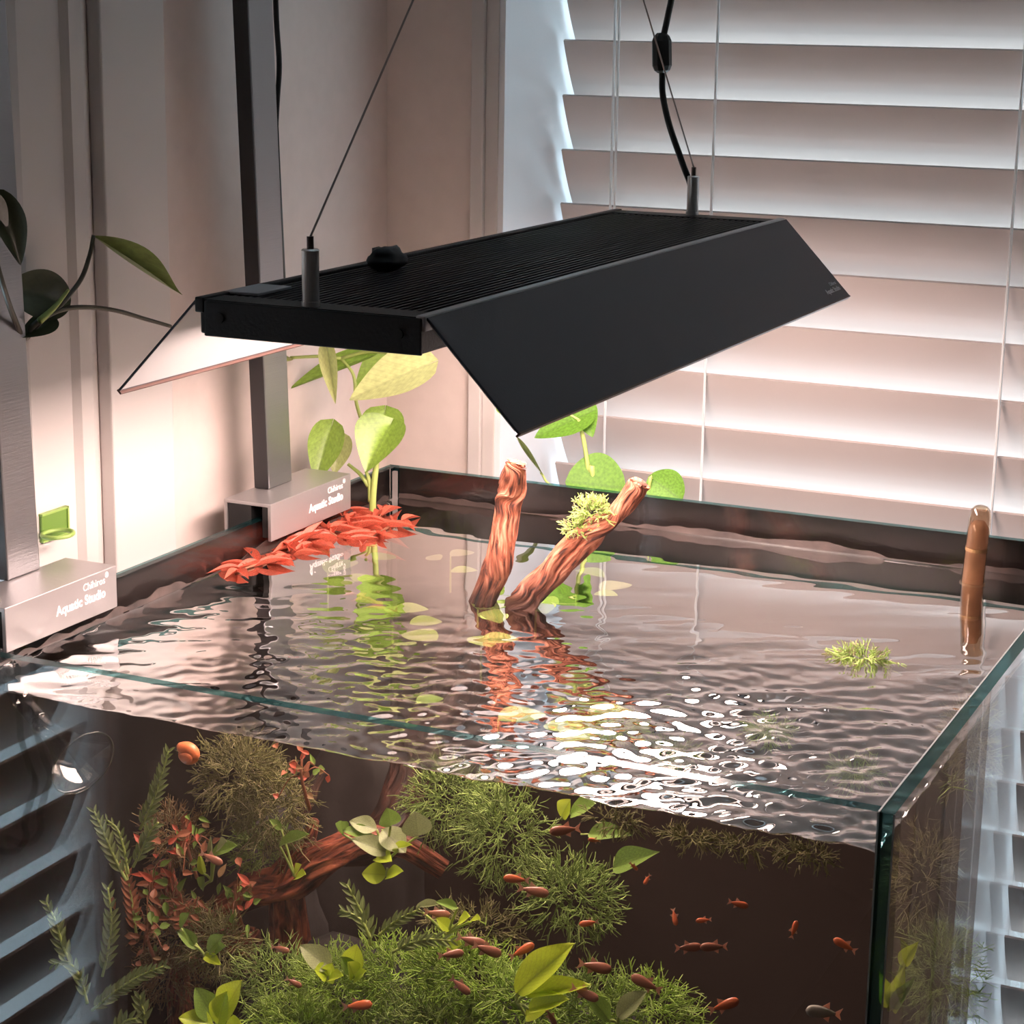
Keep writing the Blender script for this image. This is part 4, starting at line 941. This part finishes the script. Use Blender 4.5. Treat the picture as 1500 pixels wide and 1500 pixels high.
FL = [
 (828, 1216, 48, 185, 'brown', 1.02, 'grey-brown fish swimming just under the waterline above the spiky moss', None),
 (871, 1231, 20, 170, 'orange', 1.03, 'tiny orange fish under the dark green drifting leaf', None),
 (928, 1269, 17, -45, 'orange', 1.03, 'tiny orange fish in front of the pointed drifting leaf', None),
 (948, 1288, 19, 240, 'orange', 1.06, 'tiny orange fish nosing down below the pointed drifting leaf', None),
 (757, 1288, 40, 172, 'orange', 1.05, 'bright orange fish above a brown fish beside the spiky moss', None),
 (781, 1305, 48, -12, 'brown', 1.06, 'red-brown fish directly below the bright orange fish', None),
 (863, 1352, 30, 190, 'orange', 1.06, 'orange fish under the loose hovering moss tuft', None),
 (988, 1343, 26, -80, 'orange', 1.06, 'slim orange fish pointing straight down in open water', None),
 (1031, 1348, 24, 185, 'orange', 1.08, 'small orange fish above the pair of nose-to-nose fish', None),
 (1081, 1324, 32, -15, 'orange', 1.06, 'small orange fish in open dark water near the waterline scraps', None),
 (1008, 1388, 42, 0, 'brown', 1.05, 'left one of two red-brown fish meeting nose to nose', None),
 (1046, 1387, 42, 180, 'brown', 1.05, 'right one of two red-brown fish meeting nose to nose', None),
 (871, 1416, 52, -12, 'brown', 1.05, 'brown fish above the right end of the moss mat', None),
 (947, 1441, 50, 155, 'brown', 1.06, 'pale brown fish skimming the tip of the moss mat', None),
 (856, 1455, 46, -22, 'brown', 1.035, 'dull red fish over the tip of the lower lime leaf', None),
 (1060, 1473, 48, 20, 'orange', 1.05, 'ragged-finned orange fish right of the moss mat', None),
 (764, 1393, 42, 28, 'orange', 1.06, 'orange-brown fish behind the long lime leaf', None),
 (713, 1391, 48, -22, 'brown', 1.05, 'red-brown fish over the middle of the moss mat', None),
 (807, 1490, 30, -60, 'brown', 1.035, 'small brown fish diving in front of the lime leaves', None),
 (1163, 1362, 28, 72, 'orange', 1.08, 'single pale orange fish hanging upright in the black water', None),
 (1238, 1385, 38, 152, 'orange', 1.06, 'orange fish close to the front glass corner', None),
 (1207, 1483, 58, 170, 'silver', 1.04, 'silver-grey fish low in the black water', None),
 (690, 1378, 46, -15, 'brown', 1.07, 'dark red fish tucked behind the yellow-green sprout', None),
 (640, 1338, 40, -8, 'brown', 1.09, 'dark red fish above the feathery stem over the moss mat', None),
 (660, 1398, 40, 5, 'brown', 1.05, 'dark red fish lying low on the bright moss', None),
 (523, 1473, 46, 8, 'orange', 1.045, 'red fish in front of the moss mat below the rosettes', None),
 (674, 1444, 38, -40, 'brown', 1.05, 'brown fish nosing down into the bright moss', None),
 (430, 1439, 28, -30, 'brown', 1.06, 'faint brown fish at the left end of the moss mat', None),
 (410, 1390, 30, -12, 'brown', 1.08, 'faint brown fish behind the left end of the moss mat', None),
 (309, 1257, 38, -25, 'brown', 1.08, 'red-brown fish in front of the green sprout', None),
]
for i, (px, py, L, an, k, Y, lab, gr) in enumerate(FL): fish(px, py, L, an, k, Y, lab, gr, yaw=((i*37) % 7-3)*.08)

# orange snail on the inside of the front glass
sp = aty(275, 1105, TY0+G+.005)
sn = empty('snail', sp, 'round orange snail stuck inside the front glass', 'snail')
sh = MB(); pts = []; rad = []
for k in range(60):
    t = k/59; an = t*2*PI*2.4; rr = .0006+.0047*t
    pts.append(sp + Vector((math.cos(an)*rr, 0, math.sin(an)*rr*.8))); rad.append(.0007+.0034*t)
sh.tube(pts, rad, 10).build('shell', 'snail_shell', sn, smooth=True)
blob('foot', 'snail_shell', sp+Vector((.001, -.0035, -.001)), .0042, (1.2, .3, .8), sn, sub=2, amp=.1)

# ------------------------------------------------------------------ glass outlet and intake pipe
lp = empty('lily_pipe', aty(0, 1090, 1.02), 'clear glass outlet pipe with flared bell under the water at the left', 'pipe')
YL = 1.030
mc = aty(122, 1118, 1.012); dirv = (RIGHT*.62 - FWD*.52 - UP*.42).normalized(); ax0 = mc - dirv*.050
ax1 = mc; Lb = .050; pts = []; rad = []
for k in range(26):
    t = k/25; pts.append(ax0 + dirv*Lb*t); rad.append(.0062 + .0168*t**2.2)
MB().tube(pts, rad, 40, cap=False).build('bell', 'thin_glass', lp, smooth=True, solid=.0008)
e1 = dirv.cross(UP).normalized(); e2 = dirv.cross(e1)
MB().tube([ax1 + (e1*math.cos(a) + e2*math.sin(a))*.0230 for a in np.linspace(0, 2*PI, 49)], .00045, 6, cap=False).build('bell_lip', 'thin_glass', lp, smooth=True)
pp = bez([ax0, ax0-dirv*.02+Vector((0, 0, .004)), Vector((ax0.x-.028, YL, WATER-.005)), Vector((ax0.x-.030, YL-.002, RIM+.004)), Vector((ax0.x-.030, YL-.024, RIM+.018)), Vector((ax0.x-.030, TY0-.020, RIM+.006)), Vector((ax0.x-.030, TY0-.024, RIM-.10))], 10)
MB().tube(pp, .0064, 24, cap=False).build('bent_tube', 'thin_glass', lp, smooth=True, solid=.0010)
ip = empty('intake_pipe', atz(1418, 845, WATER), 'tan translucent tube with rounded cap standing in the back corner of the water', 'pipe')
b0 = aty(1418, 905, 1.525); t0 = aty(1438, 740, 1.525); dv = (t0-b0).normalized()
lo = b0-dv*.003
pts = [lo] + [b0.lerp(t0, k) for k in (0, .25, .5, .8, .90, .96, .99, 1.0)]; rad = [.0088, .0088, .0088, .0087, .0086, .0083, .0072, .0048, .002]
MB().tube(pts, rad, 24).build('tube', 'pipe_clear', ip, smooth=True)
MB().tube([b0, b0.lerp(t0, .35), b0.lerp(t0, .80), b0.lerp(t0, .86)], [.0079, .0079, .0077, .004], 20).build('inner_tube', 'pipe_tan', ip, smooth=True)
k = b0.lerp(t0, .31); MB().tube([k-dv*.0008, k+dv*.0008], .0096, 24).build('collar', 'pipe_cap', ip)
MB().tube([b0.lerp(t0, .60), b0.lerp(t0, .63)], .0084, 24).build('inner_band', 'pipe_cap', ip)
